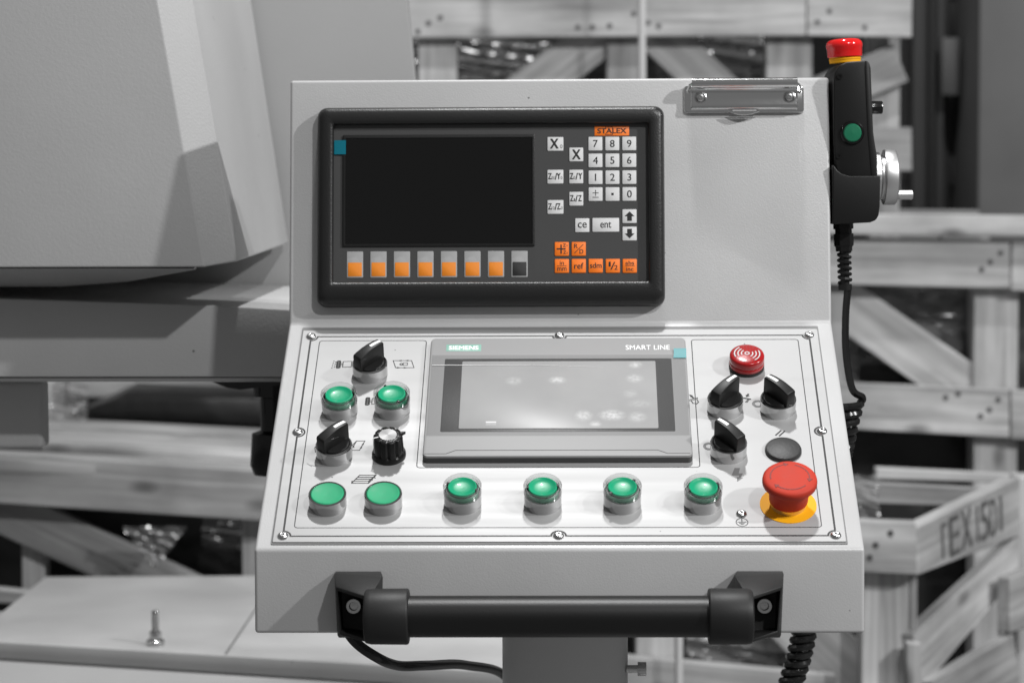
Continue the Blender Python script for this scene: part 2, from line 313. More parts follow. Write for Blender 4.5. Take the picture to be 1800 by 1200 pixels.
PLANKS = {
 'A': [
  ( [[-199,4180,1710],[501,4180,1709],[501,4180,1589],[-200,4180,1588]] , 22 ),
  ( [[502,4178,1706],[681,4178,1708],[680,4178,1585],[503,4178,1589]] , 22 ),
  ( [[-158,4206,1606],[-92,4206,1606],[-94,4206,1247],[-160,4206,1247]] , 60 ),
  ( [[-276,4215,1314],[135,4215,1627],[181,4215,1568],[-230,4215,1254]] , 22 ),
  ( [[164,4206,1605],[218,4206,1604],[217,4206,1246],[163,4206,1246]] , 60 ),
  ( [[260,4215,1636],[592,4215,1327],[543,4215,1274],[211,4215,1584]] , 22 ),
  ( [[436,4206,1603],[515,4206,1603],[516,4206,1244],[437,4206,1245]] , 60 ),
  ( [[515,4215,1518],[654,4215,1576],[681,4215,1513],[541,4215,1455]] , 22 ),
  ( [[617,4240,1614],[670,4240,1614],[672,4240,1243],[619,4240,1243]] , 60 ),
  ( [[564,4180,1434],[681,4180,1433],[682,4180,1359],[565,4180,1360]] , 22 ),
 ],
 'B': [
  ( [[487,3880,1292],[864,3880,1287],[865,3880,1254],[487,3880,1259]] , 60 ),
  ( [[489,3900,1255],[793,3900,1247],[794,3900,1171],[490,3900,1180]] , 22 ),
  ( [[795,3898,1246],[887,3898,1244],[888,3898,1164],[795,3898,1168]] , 22 ),
  ( [[741,3924,1177],[812,3924,1177],[813,3924,994],[745,3924,994]] , 60 ),
  ( [[480,3935,1232],[778,3935,1024],[734,3935,959],[435,3935,1168]] , 22 ),
  ( [[490,3900,1024],[794,3900,1010],[795,3900,933],[490,3900,951]] , 22 ),
  ( [[796,3898,1010],[889,3898,1005],[890,3898,926],[797,3898,931]] , 22 ),
  ( [[493,3924,1197],[538,3924,1196],[539,3924,995],[493,3924,995]] , 60 ),
 ],
 'C': [
  ( [[400,3300,888],[547,3300,882],[548,3300,811],[400,3300,818]] , 30 ),
  ( [[549,3302,877],[749,3600,907],[750,3600,820],[550,3302,810]] , 24 ),
  ( [[478,3332,814],[543,3332,813],[544,3332,576],[479,3332,577]] , 50 ),
  ( [[545,3336,809],[555,3336,809],[557,3336,575],[546,3336,575]] , 70 ),
  ( [[548,3320,727],[748,3600,818],[750,3600,764],[561,3320,649]] , 22 ),
  ( [[535,3296,718],[554,3296,718],[555,3296,585],[535,3296,585]] , 22 ),
  ( [[750,3620,904],[802,3620,904],[806,3620,508],[753,3620,509]] , 60 ),
  ( [[573,3310,663],[722,3500,693],[739,3500,574],[581,3310,605]] , 22 ),
  ( [[712,3480,776],[790,3560,788],[791,3560,700],[713,3480,697]] , 22 ),
  ( [[700,3490,749],[714,3490,749],[714,3490,690],[701,3490,690]] , 22 ),
  ( [[473,3560,907],[685,3560,895],[685,3560,868],[473,3560,876]] , 24 ),
  ( [[555,3720,907],[781,3720,895],[781,3720,882],[555,3720,890]] , 24 ),
 ],
 'E': [
  ( [[125,3380,688],[450,3380,657],[450,3380,574],[125,3380,605]] , 24 ),
  ( [[172,3408,739],[227,3408,738],[227,3408,560],[172,3408,561]] , 50 ),
  ( [[419,3408,767],[555,3408,629],[497,3408,570],[360,3408,708]] , 22 ),
 ],
 'D': [
  ( [[-768,3500,963],[-328,3500,932],[-328,3500,858],[-770,3500,890]] , 24 ),
  ( [[-778,3530,928],[-434,3530,765],[-463,3530,705],[-807,3530,868]] , 22 ),
  ( [[-716,3545,827],[-683,3545,827],[-685,3545,701],[-718,3545,702]] , 40 ),
  ( [[-395,3545,867],[-357,3545,867],[-359,3545,700],[-397,3545,700]] , 50 ),
  ( [[-768,3480,771],[-694,3480,763],[-695,3480,745],[-768,3480,748]] , 24 ),
 ],
 'G': [
  ( [[-781,4300,1028],[-401,4300,1018],[-401,4300,960],[-782,4300,970]] , 24 ),
  ( [[-846,4330,1066],[-788,4330,1066],[-793,4330,762],[-851,4330,762]] , 50 ),
 ],
}

# ---------------------------------------------------------------- operator console
TX, TY, TZ = 33.78, 1805.05, 1075.7
A, LS, BU, U, CF, FH, W = 0.572, 283.36, 0.138, 206.14, 0.0358, 62.75, 453.04
console = thing('operator_console', Matrix.Translation((TX*.001, TY*.001, 0)) @ Matrix.Rotation(-0.0252, 4, 'Z'),
                'pale grey machine operator console with black bezel display, touch panel, switches and bar handle', 'control console')
ca, sa, cb, sb, cf, sf = math.cos(A), math.sin(A), math.cos(BU), math.sin(BU), math.cos(CF), math.sin(CF)
BEND = (LS*ca, LS*sa)
SL = basis((0, 0, TZ), (1,0,0), (0,ca,sa), (0,-sa,ca))
UP = basis((0, BEND[0], TZ+BEND[1]), (1,0,0), (0,sb,cb), (0,-cb,sb))
FR = basis((0, 0, TZ), (1,0,0), (0,sf,cf), (0,-cf,sf))
def on(F, u, v, h=0, rot=0): return F @ mm(u, v, h) @ Matrix.Rotation(R(rot), 4, 'Z')

top = (BEND[0]+U*sb, BEND[1]+U*cb); fb = (-FH*sf, -FH*cf)
prof = [fb, (0, 0), BEND, top, (top[0]+58, top[1]-4), (BEND[0]+66, BEND[1]-20), (290, fb[1]+40), (270, fb[1]+3)]
m = MB(); m.loops([[(-W/2, y, z+TZ) for y, z in prof], [(W/2, y, z+TZ) for y, z in prof]])
shell = m.build('cabinet_shell', PAINT, console, bev=2.6, seg=4, angle=40)

# pedestal
m = MB(); m.lathe([(50.5, 20), (50.5, 1000)], 40)
ped = m.build('pedestal', mat('pedestal_paint', .52, .42, bump=(420, .2, .0005)), console, mm(4, 148, 0))
MB().box(-140, 140, -140, 140, 2, 20).build('base_plate', MPAINT, ped, bev=3)
m = MB(); m.lathe([(3.2, 0), (3.2, 9), (5.4, 9), (5.6, 9.5), (5.6, 15.5), (5.2, 16), (2.8, 16), (2.8, 12), (0, 12)], 24)
m.build('clamp_screw', STEEL, ped, Matrix.Translation((0.049, -0.012, 0.9585)) @ Matrix.Rotation(R(90), 4, 'Y'))

# face plate with its engraved border and screws
PZ = 1.6
MB().rbox(-214.6, 214.6, 4.8, 277.8, 1, 0, 0.7, .1).build('plate_gap_shade', GAPSHADE, console, SL)  # grey sheet standing in for the shaded recess round the plate
MB().rbox(-213.4, 213.4, 6.6, 272.6, .8, 0.4, PZ, .25).build('face_plate', PLATE, console, SL)
fplate = [o for o in console.children if o.name.startswith('face_plate')][0]
def arc(cx, cy, r, a0, a1, n=8): return [(cx + r*math.cos(R(a0+(a1-a0)*i/n)), cy + r*math.sin(R(a0+(a1-a0)*i/n))) for i in range(n+1)]
SX = 206.2; Y0, YM, Y1 = 13.0, 137.0, 263.8; q = 5.6
path = (arc(-SX, Y0, q, 90, 0) + arc(0, Y0, q, 180, 0) + arc(SX, Y0, q, 180, 90) + arc(SX, YM, q, 270, 90) + arc(SX, Y1, q, 270, 180)
        + arc(0, Y1, q, 0, -180) + arc(-SX, Y1, q, 0, -90) + arc(-SX, YM, q, 90, -90))
m = MB(); m.stroke(path, 1.5, PZ-.02, True); m.build('engraved_border', INK, fplate)
def rounded(pts, r=3.0):
    out = []; n = len(pts)
    for i in range(n):
        p = Vector(pts[i]); a = (Vector(pts[i-1])-p).normalized(); c = (Vector(pts[(i+1) % n])-p).normalized()
        for t in (0, .25, .5, .75, 1): out.append(tuple(p + a*r*(1-t)**2 + c*r*t**2))
    return out
m = MB(); m.stroke(rounded([(-198.6, 258), (-198.6, 22.5), (196.6, 22.5), (196.6, 258), (108.8, 258), (108.8, 93), (-110, 93), (-110, 258)]), 0.75, PZ-.02, True)
m.build('engraved_outline', INK, fplate)
scr = None
for x, y in ((-SX, Y0), (0, Y0), (SX, Y0), (-SX, YM), (SX, YM), (-SX, Y1), (0, Y1), (SX, Y1), (137.5, 37.7)):
    M = mm(x, y, PZ) @ Matrix.Rotation(random.random()*6, 4, 'Z')
    if scr is None:
        m = MB(); m.lathe([(4.3, -.2), (4.2, .5), (3.6, 1.5), (2.7, 2.1), (1.5, 2.35), (1.35, 2.3), (1.25, 1.0), (0, 0.9)], 20); scr = m.build('screw', STEEL, fplate, M)
    else: share(scr, 'screw', fplate, M)

# printed symbols on the plate
def sym(fn, u, v, name='printed_symbol', mt=INK):
    m = MB(); m.pen = 1.45; fn(m); return m.build(name, mt, fplate, mm(u, v, PZ+.02))
def hatch_wheel(m, x, y, w_, h_):
    m.stroke([(x-w_/2, y-h_/2+1), (x-w_/2+1, y-h_/2), (x+w_/2-1, y-h_/2), (x+w_/2, y-h_/2+1), (x+w_/2, y+h_/2-1), (x+w_/2-1, y+h_/2), (x-w_/2+1, y+h_/2), (x-w_/2, y+h_/2-1)], .5, 0, True)
    for i in range(7): yy = y - h_/2 + h_*(i+.5)/7; m.stroke([(x-w_/2, yy-.6), (x+w_/2, yy+.6)], .7, 0)
    for i in (-.25, .25): m.stroke([(x+i*w_, y-h_/2), (x+i*w_, y+h_/2)], .5, 0)
def wheel_motor(m, dots):
    hatch_wheel(m, -4, 0, 3.2, 10); m.stroke([(-2.2, 1), (-.6, 1)], .5, 0); m.stroke([(-2.2, -1), (-.6, -1)], .5, 0)
    m.stroke([(-.4, -3.8), (6.6, -3.4), (6.6, 4.2), (-.4, 3.8)], .5, 0, True)
    if dots:
        for i in range(9): m.stroke([(-9.5 + (i % 2)*1.8 + i*.12, -5 + i*1.15), (-8.7 + (i % 2)*1.8 + i*.12, -4.5 + i*1.15)], .7, 0)
sym(lambda m: wheel_motor(m, True), -176.5, 225.5)
sym(lambda m: wheel_motor(m, False), -149.5, 176.5)
def table_travel(m):
    m.stroke([(-8.5, 5), (6.5, 5), (9, -4.6), (-6, -4.6)], .5, 0, True)
    for x, y, d in ((-3.5, 5, -1), (2, 5, -1), (-3, -4.6, 1), (2.5, -4.6, 1)): m.prism([(x+2*d, y), (x-2*d, y+1), (x-2*d, y-1)], 0, .06)
    m.stroke(arc(-1.6, 0, 1.2, 0, 360)[:-1], .6, 0, True); m.stroke([(0, -1.4), (3.4, -1.4), (3.4, 1.8), (0, 1.8)], .45, 0, True)
sym(table_travel, -127.5, 225.5)
def cross_travel(m):
    m.stroke([(-5, -5.5), (1.5, -5.5), (5, 6), (-1.5, 6)], .5, 0, True); m.stroke([(-5, 0), (-1.5, 6)], .5, 0)
    for x, y, d in ((2.6, -1.5, 1), (3.8, 2.6, 1), (-3.6, -.8, -1)): m.prism([(x+.9, y+2*d), (x-1.1, y-1.2*d), (x+.6, y-1.6*d)], 0, .06)
sym(cross_travel, -157.3, 120)
def curl(m):
    m.stroke([(-5, -6), (-6, 0), (-4, 5), (0, 6), (4, 6)], .5, 0)
    for i in range(3): m.stroke(arc(-3.2+2.4*i, 5, 1.3, 20, 220), .45, 0)
sym(curl, -185, 118)
def stack(m):
    m.stroke([(-9, -5), (4, -5), (9, 4.6), (-3.6, 4.6)], .6, 0, True); m.stroke([(-9, -5), (-9, -2.6), (4, -2.6), (4, -5)], .5, 0)
    for k in (1, 2): d = k*2.1; m.stroke([(-9+d, -2.6+k*2.4), (4+d, -2.6+k*2.4)], .7, 0); m.stroke([(4+d, -2.6+k*2.4), (4+d+.6, -4+k*2.4)], .6, 0)
    m.stroke([(4, -2.6), (9, 4.6)], .8, 0)
sym(stack, -150, 79.5)
def dial_in(m):
    m.prism([(-4.5, 6.5), (-1.6, 5), (-3.6, 2.6)], 0, .06); m.stroke([(-3, 4.5), (-1, 1.2)], 1.1, 0)
    m.stroke([(-5.2, -.6), (1.8, 2.2), (2, .8), (-5, -2)], .5, 0, True); m.stroke([(-3.2, -1.6), (-2, -5), (1, -5.8), (2.6, -3.6), (1.4, -.2)], .6, 0)
sym(dial_in, 108.6, 178)
def dial_out(m):
    m.prism([(.4, 2.2), (3.6, 3.4), (.2, 5.4)], 0, .06); m.stroke([(1.4, 3.6), (2.6, 6.6)], 1.1, 0)
    m.stroke([(-4.5, 1.8), (4.2, -.6)], 1.2, 0); m.stroke([(1.6, -1), (-.6, -4.6)], .5, 0); m.stroke([(2.6, -1.2), (.4, -5)], .5, 0)
sym(dial_out, 149, 178.5)
def ring_mark(m): m.stroke(arc(0, 0, 3.6, 0, 360, 20)[:-1], 1.6, 0, True)
sym(ring_mark, 158.3, 172, mt=INKG); sym(ring_mark, 117, 118.5, mt=INKG)
def slashes(m): m.stroke([(-3.8, -3.2), (1.2, 3.2)], .9, 0); m.stroke([(-1, -4), (4, 2.4)], .9, 0)
sym(slashes, 173.3, 135)
def flash(m): m.prism([(-1.6, 8), (2.6, 8), (1.2, 1.6), (4.4, 1.6), (2.6, -3.4), (4.4, -3.6), (-.6, -8.6), (-.4, -3), (1, -3.2), (1.4, -1), (-4.4, -1)], 0, .06)
sym(flash, 137, 84, mt=INKG)
def earth(m):
    m.stroke([(4.4*math.cos(R(t*15)), 4.6*math.sin(R(t*15))) for t in range(24)], .45, 0, True); m.stroke([(0, 4), (0, .2)], .5, 0)
    for wd, y in ((3.4, 0), (2.2, -1.3), (1.1, -2.5)): m.stroke([(-wd, y), (wd, y)], .45, 0)
sym(earth, 137.5, 28.3)
m = MB(); m.stroke([(-3.6, 1.6), (-1, -.8), (2.2, -1.4), (4, -.8)], .5, 0); m.stroke([(-1, -.8), (.6, -2.4)], .4, 0); m.build('scuff_mark', INKG, fplate, mm(-192, 97, PZ+.02))

# push buttons, switches, knob, emergency stop
def lit_button(u, v, label, rot):
    m = MB(); m.lathe([(14.2, 0), (14.3, 10.6), (14.0, 11.0), (12.7, 11.0), (12.7, 10), (0.5, 10)], 48)
    b = m.build('push_button', CHROME, console, on(SL, u, v, PZ, rot), label=label)
    m = MB(); m.lathe([(12.5, 10.2), (12.5, 14.2), (12.4, 14.4)], 40); m.mat = 1; m.lathe([(12.35, 14.45), (10.6, 14.5)], 40)
    m.mat = 0; m.lathe([(11.1, 13.6), (11.0, 16.0), (10.8, 16.5), (10.2, 16.7), (9.5, 16.4), (8.9, 15.9), (6, 15.2), (3, 15.0), (0, 14.9)], 40)
    m.mat = 1; m.box(10.5, 12.4, -.9, .9, 14.3, 16.75); m.box(-12.4, -10.5, -.9, .9, 14.3, 16.75)
    m.build('cap', [GREEN, BLACKG], b)
    m = MB(); m.ring([(14.6, 11.1), (14.6, 17.4), (14.1, 18.1), (13.2, 18.1), (12.6, 17.4), (12.6, 11.1)], 48); m.build('lens_ring', LENS, b)
    return b
lb = lit_button(-174.7, 164.5, 'green lit push button at upper left of the panel', 10)
for u, v, t, r in ((-132.8, 165.6, 'green lit push button above the fluted black knob', -60), (-72.7, 50.8, 'leftmost green lit push button below the touch panel', -20),
                (-12, 50.7, 'second green lit push button below the touch panel', 5), (48.1, 50.6, 'third green lit push button below the touch panel', 40), (108.9, 50.2, 'green lit push button left of the ground screw', 20)):
    copy_tree(lb, console, on(SL, u, v, PZ, r), t)
def flat_button(u, v, label):
    m = MB(); m.lathe([(14.3, 0), (14.4, 10.6), (14.0, 11.2), (13.2, 11.2), (12.8, 10.6), (12.8, 8), (0.5, 8)], 48)
    b = m.build('push_button', CHROME, console, on(SL, u, v, PZ), label=label)
    m = MB(); m.lathe([(12.6, 8.2), (12.5, 10.9), (11.8, 11.3), (10.6, 11.0), (8, 10.5), (0, 10.1)], 40); m.build('cap', GREENM, b)
    return b
f1 = flat_button(-175.1, 49.2, 'flat opaque green push button at lower left corner')
copy_tree(f1, console, on(SL, -132.8, 49.6, PZ), 'flat opaque green push button second from lower left corner')
def selector(u, v, rot, label):
    m = MB(); m.lathe([(14.2, 0), (14.3, 10.4), (13.9, 11), (12.9, 11), (12.5, 10.4), (12.5, 8), (0.5, 8)], 48)
    b = m.build('selector_switch', CHROME, console, on(SL, u, v, PZ, rot), label=label)
    m = MB(); m.lathe([(12.3, 8), (12.3, 10.6), (11.8, 11.0), (0, 11.4)], 40)
    m.build('dial', BLACK, b)
    side = [(-13.0, 9.6), (-13.3, 22.2), (-12.7, 23.6), (-9, 24.9), (-4, 26.2), (1, 27.0), (6, 27.2), (11, 26.8), (12.6, 26.3), (13.1, 25.2), (12.8, 9.6)]
    m = MB(); wd = lambda x, z: (4.5 - 0.04*(x+13)) * (1.06 if z < 12 else 1)
    m.loops([[(x, -wd(x, z), z) for x, z in side], [(x, wd(x, z), z) for x, z in side]])
    m.build('handle', BLACK, b, bev=.9, seg=3)
    m = MB(); m.mat = 0
    for s in (-1, 1):                                  # flared shoulder either side of the grip
        pts = [(12.2*math.cos(R(t)), s*12.2*math.sin(R(t))) for t in range(14, 167, 8)]
        m.loops([[(x*.98, y*.98, 10.8) for x, y in pts], [(x*.97, y*.95, 11.9) for x, y in pts], [(x*.86, s*3.5 + (y-s*3.5)*.45, 12.9) for x, y in pts]])
    m.build('shoulder', BLACK, b)
    m = MB(); ms = [(1.6, 26.92), (6, 27.12), (11, 26.75), (12.3, 26.35)]
    m.loops([[(x, -1.5, z-.5), (x, 1.5, z-.5), (x, 1.35, z+.14), (x, -1.35, z+.14)] for x, z in ms]); m.build('pointer_mark', WHITEP, b, bev=0)
    return b
s1 = selector(-153.6, 213.3, 45, 'selector switch at the top left of the panel, turned right')
copy_tree(s1, console, on(SL, -174.7, 108.6, PZ, 45), 'selector switch left of the fluted black knob, turned right')
copy_tree(s1, console, on(SL, 131.7, 165.6, PZ, 47), 'selector switch below the red buzzer, turned right')
copy_tree(s1, console, on(SL, 173.5, 165.4, PZ, 134), 'selector switch at far right of the panel, turned left')
copy_tree(s1, console, on(SL, 131.5, 110.4, PZ, 132), 'selector switch left of the black blanking plug, turned left')
# fluted knob
m = MB(); NL = 10
fl = lambda i, r, z: (1 - 0.13*max(0, math.cos(2*math.pi*i*NL/120))**1.5) if 4.2 < z < 19.6 else 1
m.lathe([(13.3, 0), (13.3, 1.8), (12.6, 3.6), (11.9, 4.4), (11.8, 5), (11.3, 18.6), (10.6, 19.5), (7.6, 19.9), (7.3, 19.3), (.5, 19.3)], 120, fl)
m.prism([(11.2, -1.3), (14.3, 0), (11.2, 1.3)], 17, 19.4)
kn = m.build('rotary_knob', mat('knob_black', .007, .34, spec=.3), console, on(SL, -132.3, 108.8, PZ, 20), angle=50)
m = MB(); m.lathe([(7.2, 19.3), (7.2, 20.0), (6.9, 20.3), (0, 20.3)], 48); m.build('cap', mat('spun_aluminium', .21, .5, metal=1, aniso=.5), kn)
m = MB(); m.box(-11.2, -7.6, -.35, .35, 19.6, 20.0); m.box(-12.0, -11.4, -.35, .35, 5, 19.6); m.build('pointer_line', WHITEP, kn)
# emergency stop
m = MB(); m.lathe([(21.4, 0), (21.4, .5), (8, .5)], 64); es = m.build('emergency_stop', YELL, console, on(SL, 173.4, 48.0, PZ), label='red mushroom emergency stop on a yellow disc')
m = MB(); m.lathe([(13.4, .5), (13.4, 4.5), (12, 4.6)], 48); m.build('collar', mat('satin_brass', (.75, .62, .32), .3, metal=.8), es)
m = MB(); tooth = lambda i, r, z: 1 + (.012 if i % 2 else 0) if 21.4 < z < 24.2 else 1
m.lathe([(14.2, 4.7), (14.6, 5.4), (15.2, 15), (15.9, 19.6), (18.4, 20.6), (20.2, 21.2), (20.3, 21.6), (20.4, 24.0), (20.5, 24.4), (20.3, 25.6), (19.4, 26.7), (17.6, 27.4), (12, 27.9), (0, 28.2)], 144, tooth)
m.build('mushroom_head', REDM, es, angle=60)
m = MB()
for a0, a1 in ((100, 190), (225, 318), (-12, 72)):
    ap = arc(0, 0, 14.6, a0, a1, 14)
    m.stroke(ap, 1.0, 27.6, h=.22)
    ex, ey = ap[0]; d = Vector((ap[0][0]-ap[1][0], ap[0][1]-ap[1][1])).normalized(); n_ = Vector((-d.y, d.x))
    e = Vector((ex, ey)); m.prism([tuple(e+n_*2.4-d*.8), tuple(e-n_*2.2-d*.8), tuple(e+d*2.6)], 27.5, 27.86)
m.build('moulded_arrow', REDMD, es)
# buzzer
m = MB(); m.lathe([(14.4, 0), (14.4, 2.6), (13.8, 2.8)], 48); bz = m.build('buzzer', BLACK, console, on(SL, 152, 220.6, PZ), label='round red buzzer with white sound wave print')
m = MB(); rib = lambda i, r, z: 1 - (.008 if i % 2 else 0) if z < 6.6 else 1
m.lathe([(14.0, 2.8), (14.2, 3.2), (14.2, 6.4), (13.8, 6.7), (14.1, 7.2), (14.1, 11.6), (13.6, 12.6), (12.6, 13.1), (8, 13.7), (0, 14.0)], 96, rib); m.build('dome', REDT, bz, angle=50)
m = MB(); dome = lambda r: 14.0 - .3*(r/8)**1.6
m.stroke(arc(0, 0, 1.7, 0, 360, 16)[:-1], .9, 14.0, True, .12)
for r in (4.6, 7.4, 10.2):
    for a0 in (110, -70): m.stroke(arc(0, 0, r, a0 + 14, a0 + 94, 12), .9, dome(r)+.02, h=.12)
m.build('sound_wave_print', mat('faded_white_print', .5, .5), bz)
m = MB()
for r, n_, o_ in ((3.1, 8, 0), (6, 14, .2), (8.8, 20, 0), (11.2, 26, .1)):
    for i in range(n_):
        a = 2*math.pi*i/n_ + o_; x, y = r*math.cos(a), r*math.sin(a); m.prism([(x+.38*math.cos(R(60*k)), y+.38*math.sin(R(60*k))) for k in range(6)], dome(r)-.1, dome(r)+.06)
m.build('sound_hole', REDTD, bz)
o_ = bz.children[-1]; o_['kind'] = 'stuff'
# blanking plug
m = MB(); m.lathe([(14.2, 0), (14.2, 1.6), (13.4, 3.0), (12.4, 3.4), (0, 3.5)], 48); m.build('blanking_plug', mat('grainy_black', .018, .5, bump=(700, .3, .0006)), console, on(SL, 174.2, 112.5, PZ))

# touch panel
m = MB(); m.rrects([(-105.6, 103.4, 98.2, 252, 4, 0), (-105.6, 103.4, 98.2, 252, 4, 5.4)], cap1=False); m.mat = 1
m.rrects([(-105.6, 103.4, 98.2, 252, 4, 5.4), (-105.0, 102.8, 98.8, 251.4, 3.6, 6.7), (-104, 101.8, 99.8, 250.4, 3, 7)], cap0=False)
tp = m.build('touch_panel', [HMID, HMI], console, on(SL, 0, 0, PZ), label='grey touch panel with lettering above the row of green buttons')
m = MB(); m.stroke([(-104, 101.4), (-87.5, 101.4), (-80, 105.6), (76.5, 105.6), (84, 101.4), (101.6, 101.4)], .7, 6.98); m.build('step_groove', KEYINK, tp)
MB().rbox(-93, 91, 128.4, 223.2, 1.2, 6.9, 7.12, .05).build('screen_mask', MASK, tp)
m = MB(); m.rbox(-78.3, 78.3, 0, 87.2, 1.2, 0, .14, .05); m.build('screen', TOUCH, tp, mm(-.4, 132.4, 7.06))
m = MB(); m.stroke([(-79, 132), (78.4, 132), (78.4, 220), (-79, 220)], .5, 7.1, True, .14); m.build('screen_edge', INK, tp)
m = MB(); m.box(-57.6, -49.4, 139.2, 141.2, 7.22, 7.3); m.box(-57.6, -49.4, 137, 137.5, 7.22, 7.3); m.build('screen_cursor', WHITEP, tp)
m = MB(); m.rbox(-92.6, -64, 233.8, 242.8, .3, 6.95, 7.1, .04); m.mat = 1; m.text('SIEMENS', -78.3, 238.3, 7.13, 5.0, 24, .04); m.build('maker_plate', [SIEM, WHITEP], tp)
m = MB(); m.text('SMART LINE', 72.2, 238.2, 7.06, 6.2, 36); m.build('panel_lettering', WHITEP, tp)
m = MB(); N_ = 40; pts = []
g = [[(-103.6 + 205.6*i/N_, y, 7.5 + .06*math.sin(i*.7)) for i in range(N_+1)] for y in (123.4, 150, 180, 210, 217, 228)]
vs = [p for row in g for p in row]; fs = [(r*(N_+1)+i, r*(N_+1)+i+1, (r+1)*(N_+1)+i+1, (r+1)*(N_+1)+i) for r in range(5) for i in range(N_)]
m.add(vs, fs); fl_ = m.build('protective_film', SFILM, tp, recalc=False)
m = MB(); random.seed(4); m.tube([(-103 + i*2.2, 214.2 - max(0, i-38)*.12 + random.uniform(-.15, .15), 7.5) for i in range(64)], [.32*(1 - i/70)+.02 for i in range(64)], 5); m.build('film_crease', WHITEP, fl_)
m = MB(); m.add([(92.6, 223, 7.7), (103.2, 223, 7.7), (103.4, 229, 7.9), (93.2, 229, 7.9), (103.4, 234.6, 8.8), (93.2, 234.6, 8.8)], [(0, 1, 2, 3), (3, 2, 4, 5)]); m.build('peel_tab', TEALP, fl_, recalc=False)

# digital readout
ox0, ox1, oy0, oy1 = -202.6, 88, 14, 181.6; ix0, ix1, iy0, iy1 = -188.6, 74.4, 34, 166.6
def lp(t, z, r): return (ox0+(ix0-ox0)*t, ox1+(ix1-ox1)*t, oy0+(iy0-oy0)*t, oy1+(iy1-oy1)*t, r, z)
m = MB(); m.rrects([lp(0, 0, 8), lp(0, 5, 8), lp(.03, 8.5, 8), (lp(.1, 11.6, 7.6)), lp(.24, 13.8, 6.6), lp(.45, 14.6, 5), lp(.8, 14.6, 3), lp(.92, 14.2, 2), lp(1, 12.6, 1.2), lp(1, 7.8, 1.2)], cap0=True, cap1=False)
dr = m.build('digital_readout', BEZEL, console, UP, angle=45, label='black bezel digital readout with orange and white keys')
MB().box(ix0-.5, ix1+.5, iy0-.5, iy1+.5, 6.5, 8).build('membrane', DPANEL, dr)
sx0, sx1, sy0, sy1 = -181, -20.2, 64.2, 158
m = MB(); m.rrects([(sx0, sx1, sy0, sy1, .8, 7.9), (sx0, sx1, sy0, sy1, .8, 9.2), (sx0+.4, sx1-.4, sy0+.4, sy1-.4, .6, 9.4), (sx0+2, sx1-2, sy0+1.8, sy1-2.6, .3, 9.4), (sx0+2.3, sx1-2.3, sy0+2.1, sy1-3, .3, 8.5)], cap0=False, cap1=False)
m.build('screen_frame', BEZEL, dr)
MB().box(sx0+2, sx1-2, sy0+1.8, sy1-2.6, 8.05, 8.6).build('screen', SCREENB, dr)
KM = 8.6
def key(cx, cy, wd, hd, mt, draw):
    m = MB(); m.rbox(cx-wd/2, cx+wd/2, cy-hd/2, cy+hd/2, .7, 7.9, KM, .18); m.mat = 1; draw(m, cx, cy); return m.build('key', [mt, KEYINK], dr)
Z = KM + .04; KW = 11.6
def T(s, h, wd=None, off=0.0, dx=0, dy=0, sl=0.0): return lambda m, x, y: m.text(s, x+dx, y+dy, Z, h, wd, off, sl)
def multi(*fs): return lambda m, x, y: [f(m, x, y) for f in fs]
cols = (30.4, 44.5, 58.6); rows = (149.8, 135.7, 121.5, 107.4)
for i, s in enumerate('789456123'): key(cols[i % 3], rows[i // 3], KW, 11.5, KEYW, T(s, 6.0, None, .02))
key(cols[0], rows[3], KW, 11.5, KEYW, multi(lambda m, x, y: m.box(x-2.6, x+2.6, y-3.0, y-2.4, Z, Z+.03), lambda m, x, y: m.box(x-2.6, x+2.6, y+.7, y+1.3, Z, Z+.03), lambda m, x, y: m.box(x-.3, x+.3, y-1.6, y+3.6, Z, Z+.03)))
key(cols[1], rows[3], KW, 11.5, KEYW, lambda m, x, y: m.box(x-1, x+1, y-1, y+1, Z, Z+.03))
key(cols[2], rows[3], KW, 11.5, KEYW, T('0', 6.0, None, .02))
key(-3, 149.8, 13.3, 11.6, KEYW, multi(T('X', 8.0, 6.6, .05, -1.0, .2), T('0', 3.2, 1.9, 0, 4.9, -2.2)))
key(14.4, 140.8, KW, 11.6, KEYW, T('X', 8.0, 6.6, .05))
B = .05
key(-3.1, 122.2, 13.3, 11.6, KEYW, multi(T('Z', 5, 2.7, B, -4.6, .4), T('00', 2.6, 2.6, 0, -1.9, -.9), T('/', 5.4, 1.6, B, .5, .2), T('Y', 5, 2.8, B, 2.8, .4), T('0', 2.6, 1.4, 0, 5.1, -.9)))
key(14.3, 122.2, KW, 11.5, KEYW, multi(T('Z', 5, 2.7, B, -3.9, .4), T('0', 2.6, 1.5, 0, -1.6, -.9), T('/', 5.4, 1.6, B, .4, .2), T('Y', 5, 3.0, B, 3.4, .4)))
key(14.3, 103.6, KW, 11.6, KEYW, multi(T('Z', 5, 2.7, B, -3.7, .4), T('1', 2.6, .9, 0, -1.5, -.9), T('/', 5.4, 1.6, B, .2, .2), T('Z', 5, 2.7, B, 3.0, .4)))
key(-3.1, 96.8, 13.3, 11.6, KEYW, multi(T('Z', 5, 2.7, B, -4.6, .4), T('10', 2.6, 2.4, 0, -2.0, -.9), T('/', 5.4, 1.6, B, .3, .2), T('Z', 5, 2.7, B, 2.7, .4), T('0', 2.6, 1.4, 0, 5.2, -.9)))
key(19.2, 81.4, 11.8, 11.6, KEYW, T('ce', 4.4, 7.4, .025)); key(38.8, 81.6, 22.3, 11.6, KEYW, T('ent', 5.0, 9.0, .025))
def arrow(d): return lambda m, x, y: m.prism([(x, y+4*d), (x+4.2, y-.1*d), (x+2, y-.1*d), (x+2, y-4*d), (x-2, y-4*d), (x-2, y-.1*d), (x-4.2, y-.1*d)], Z, Z+.03)
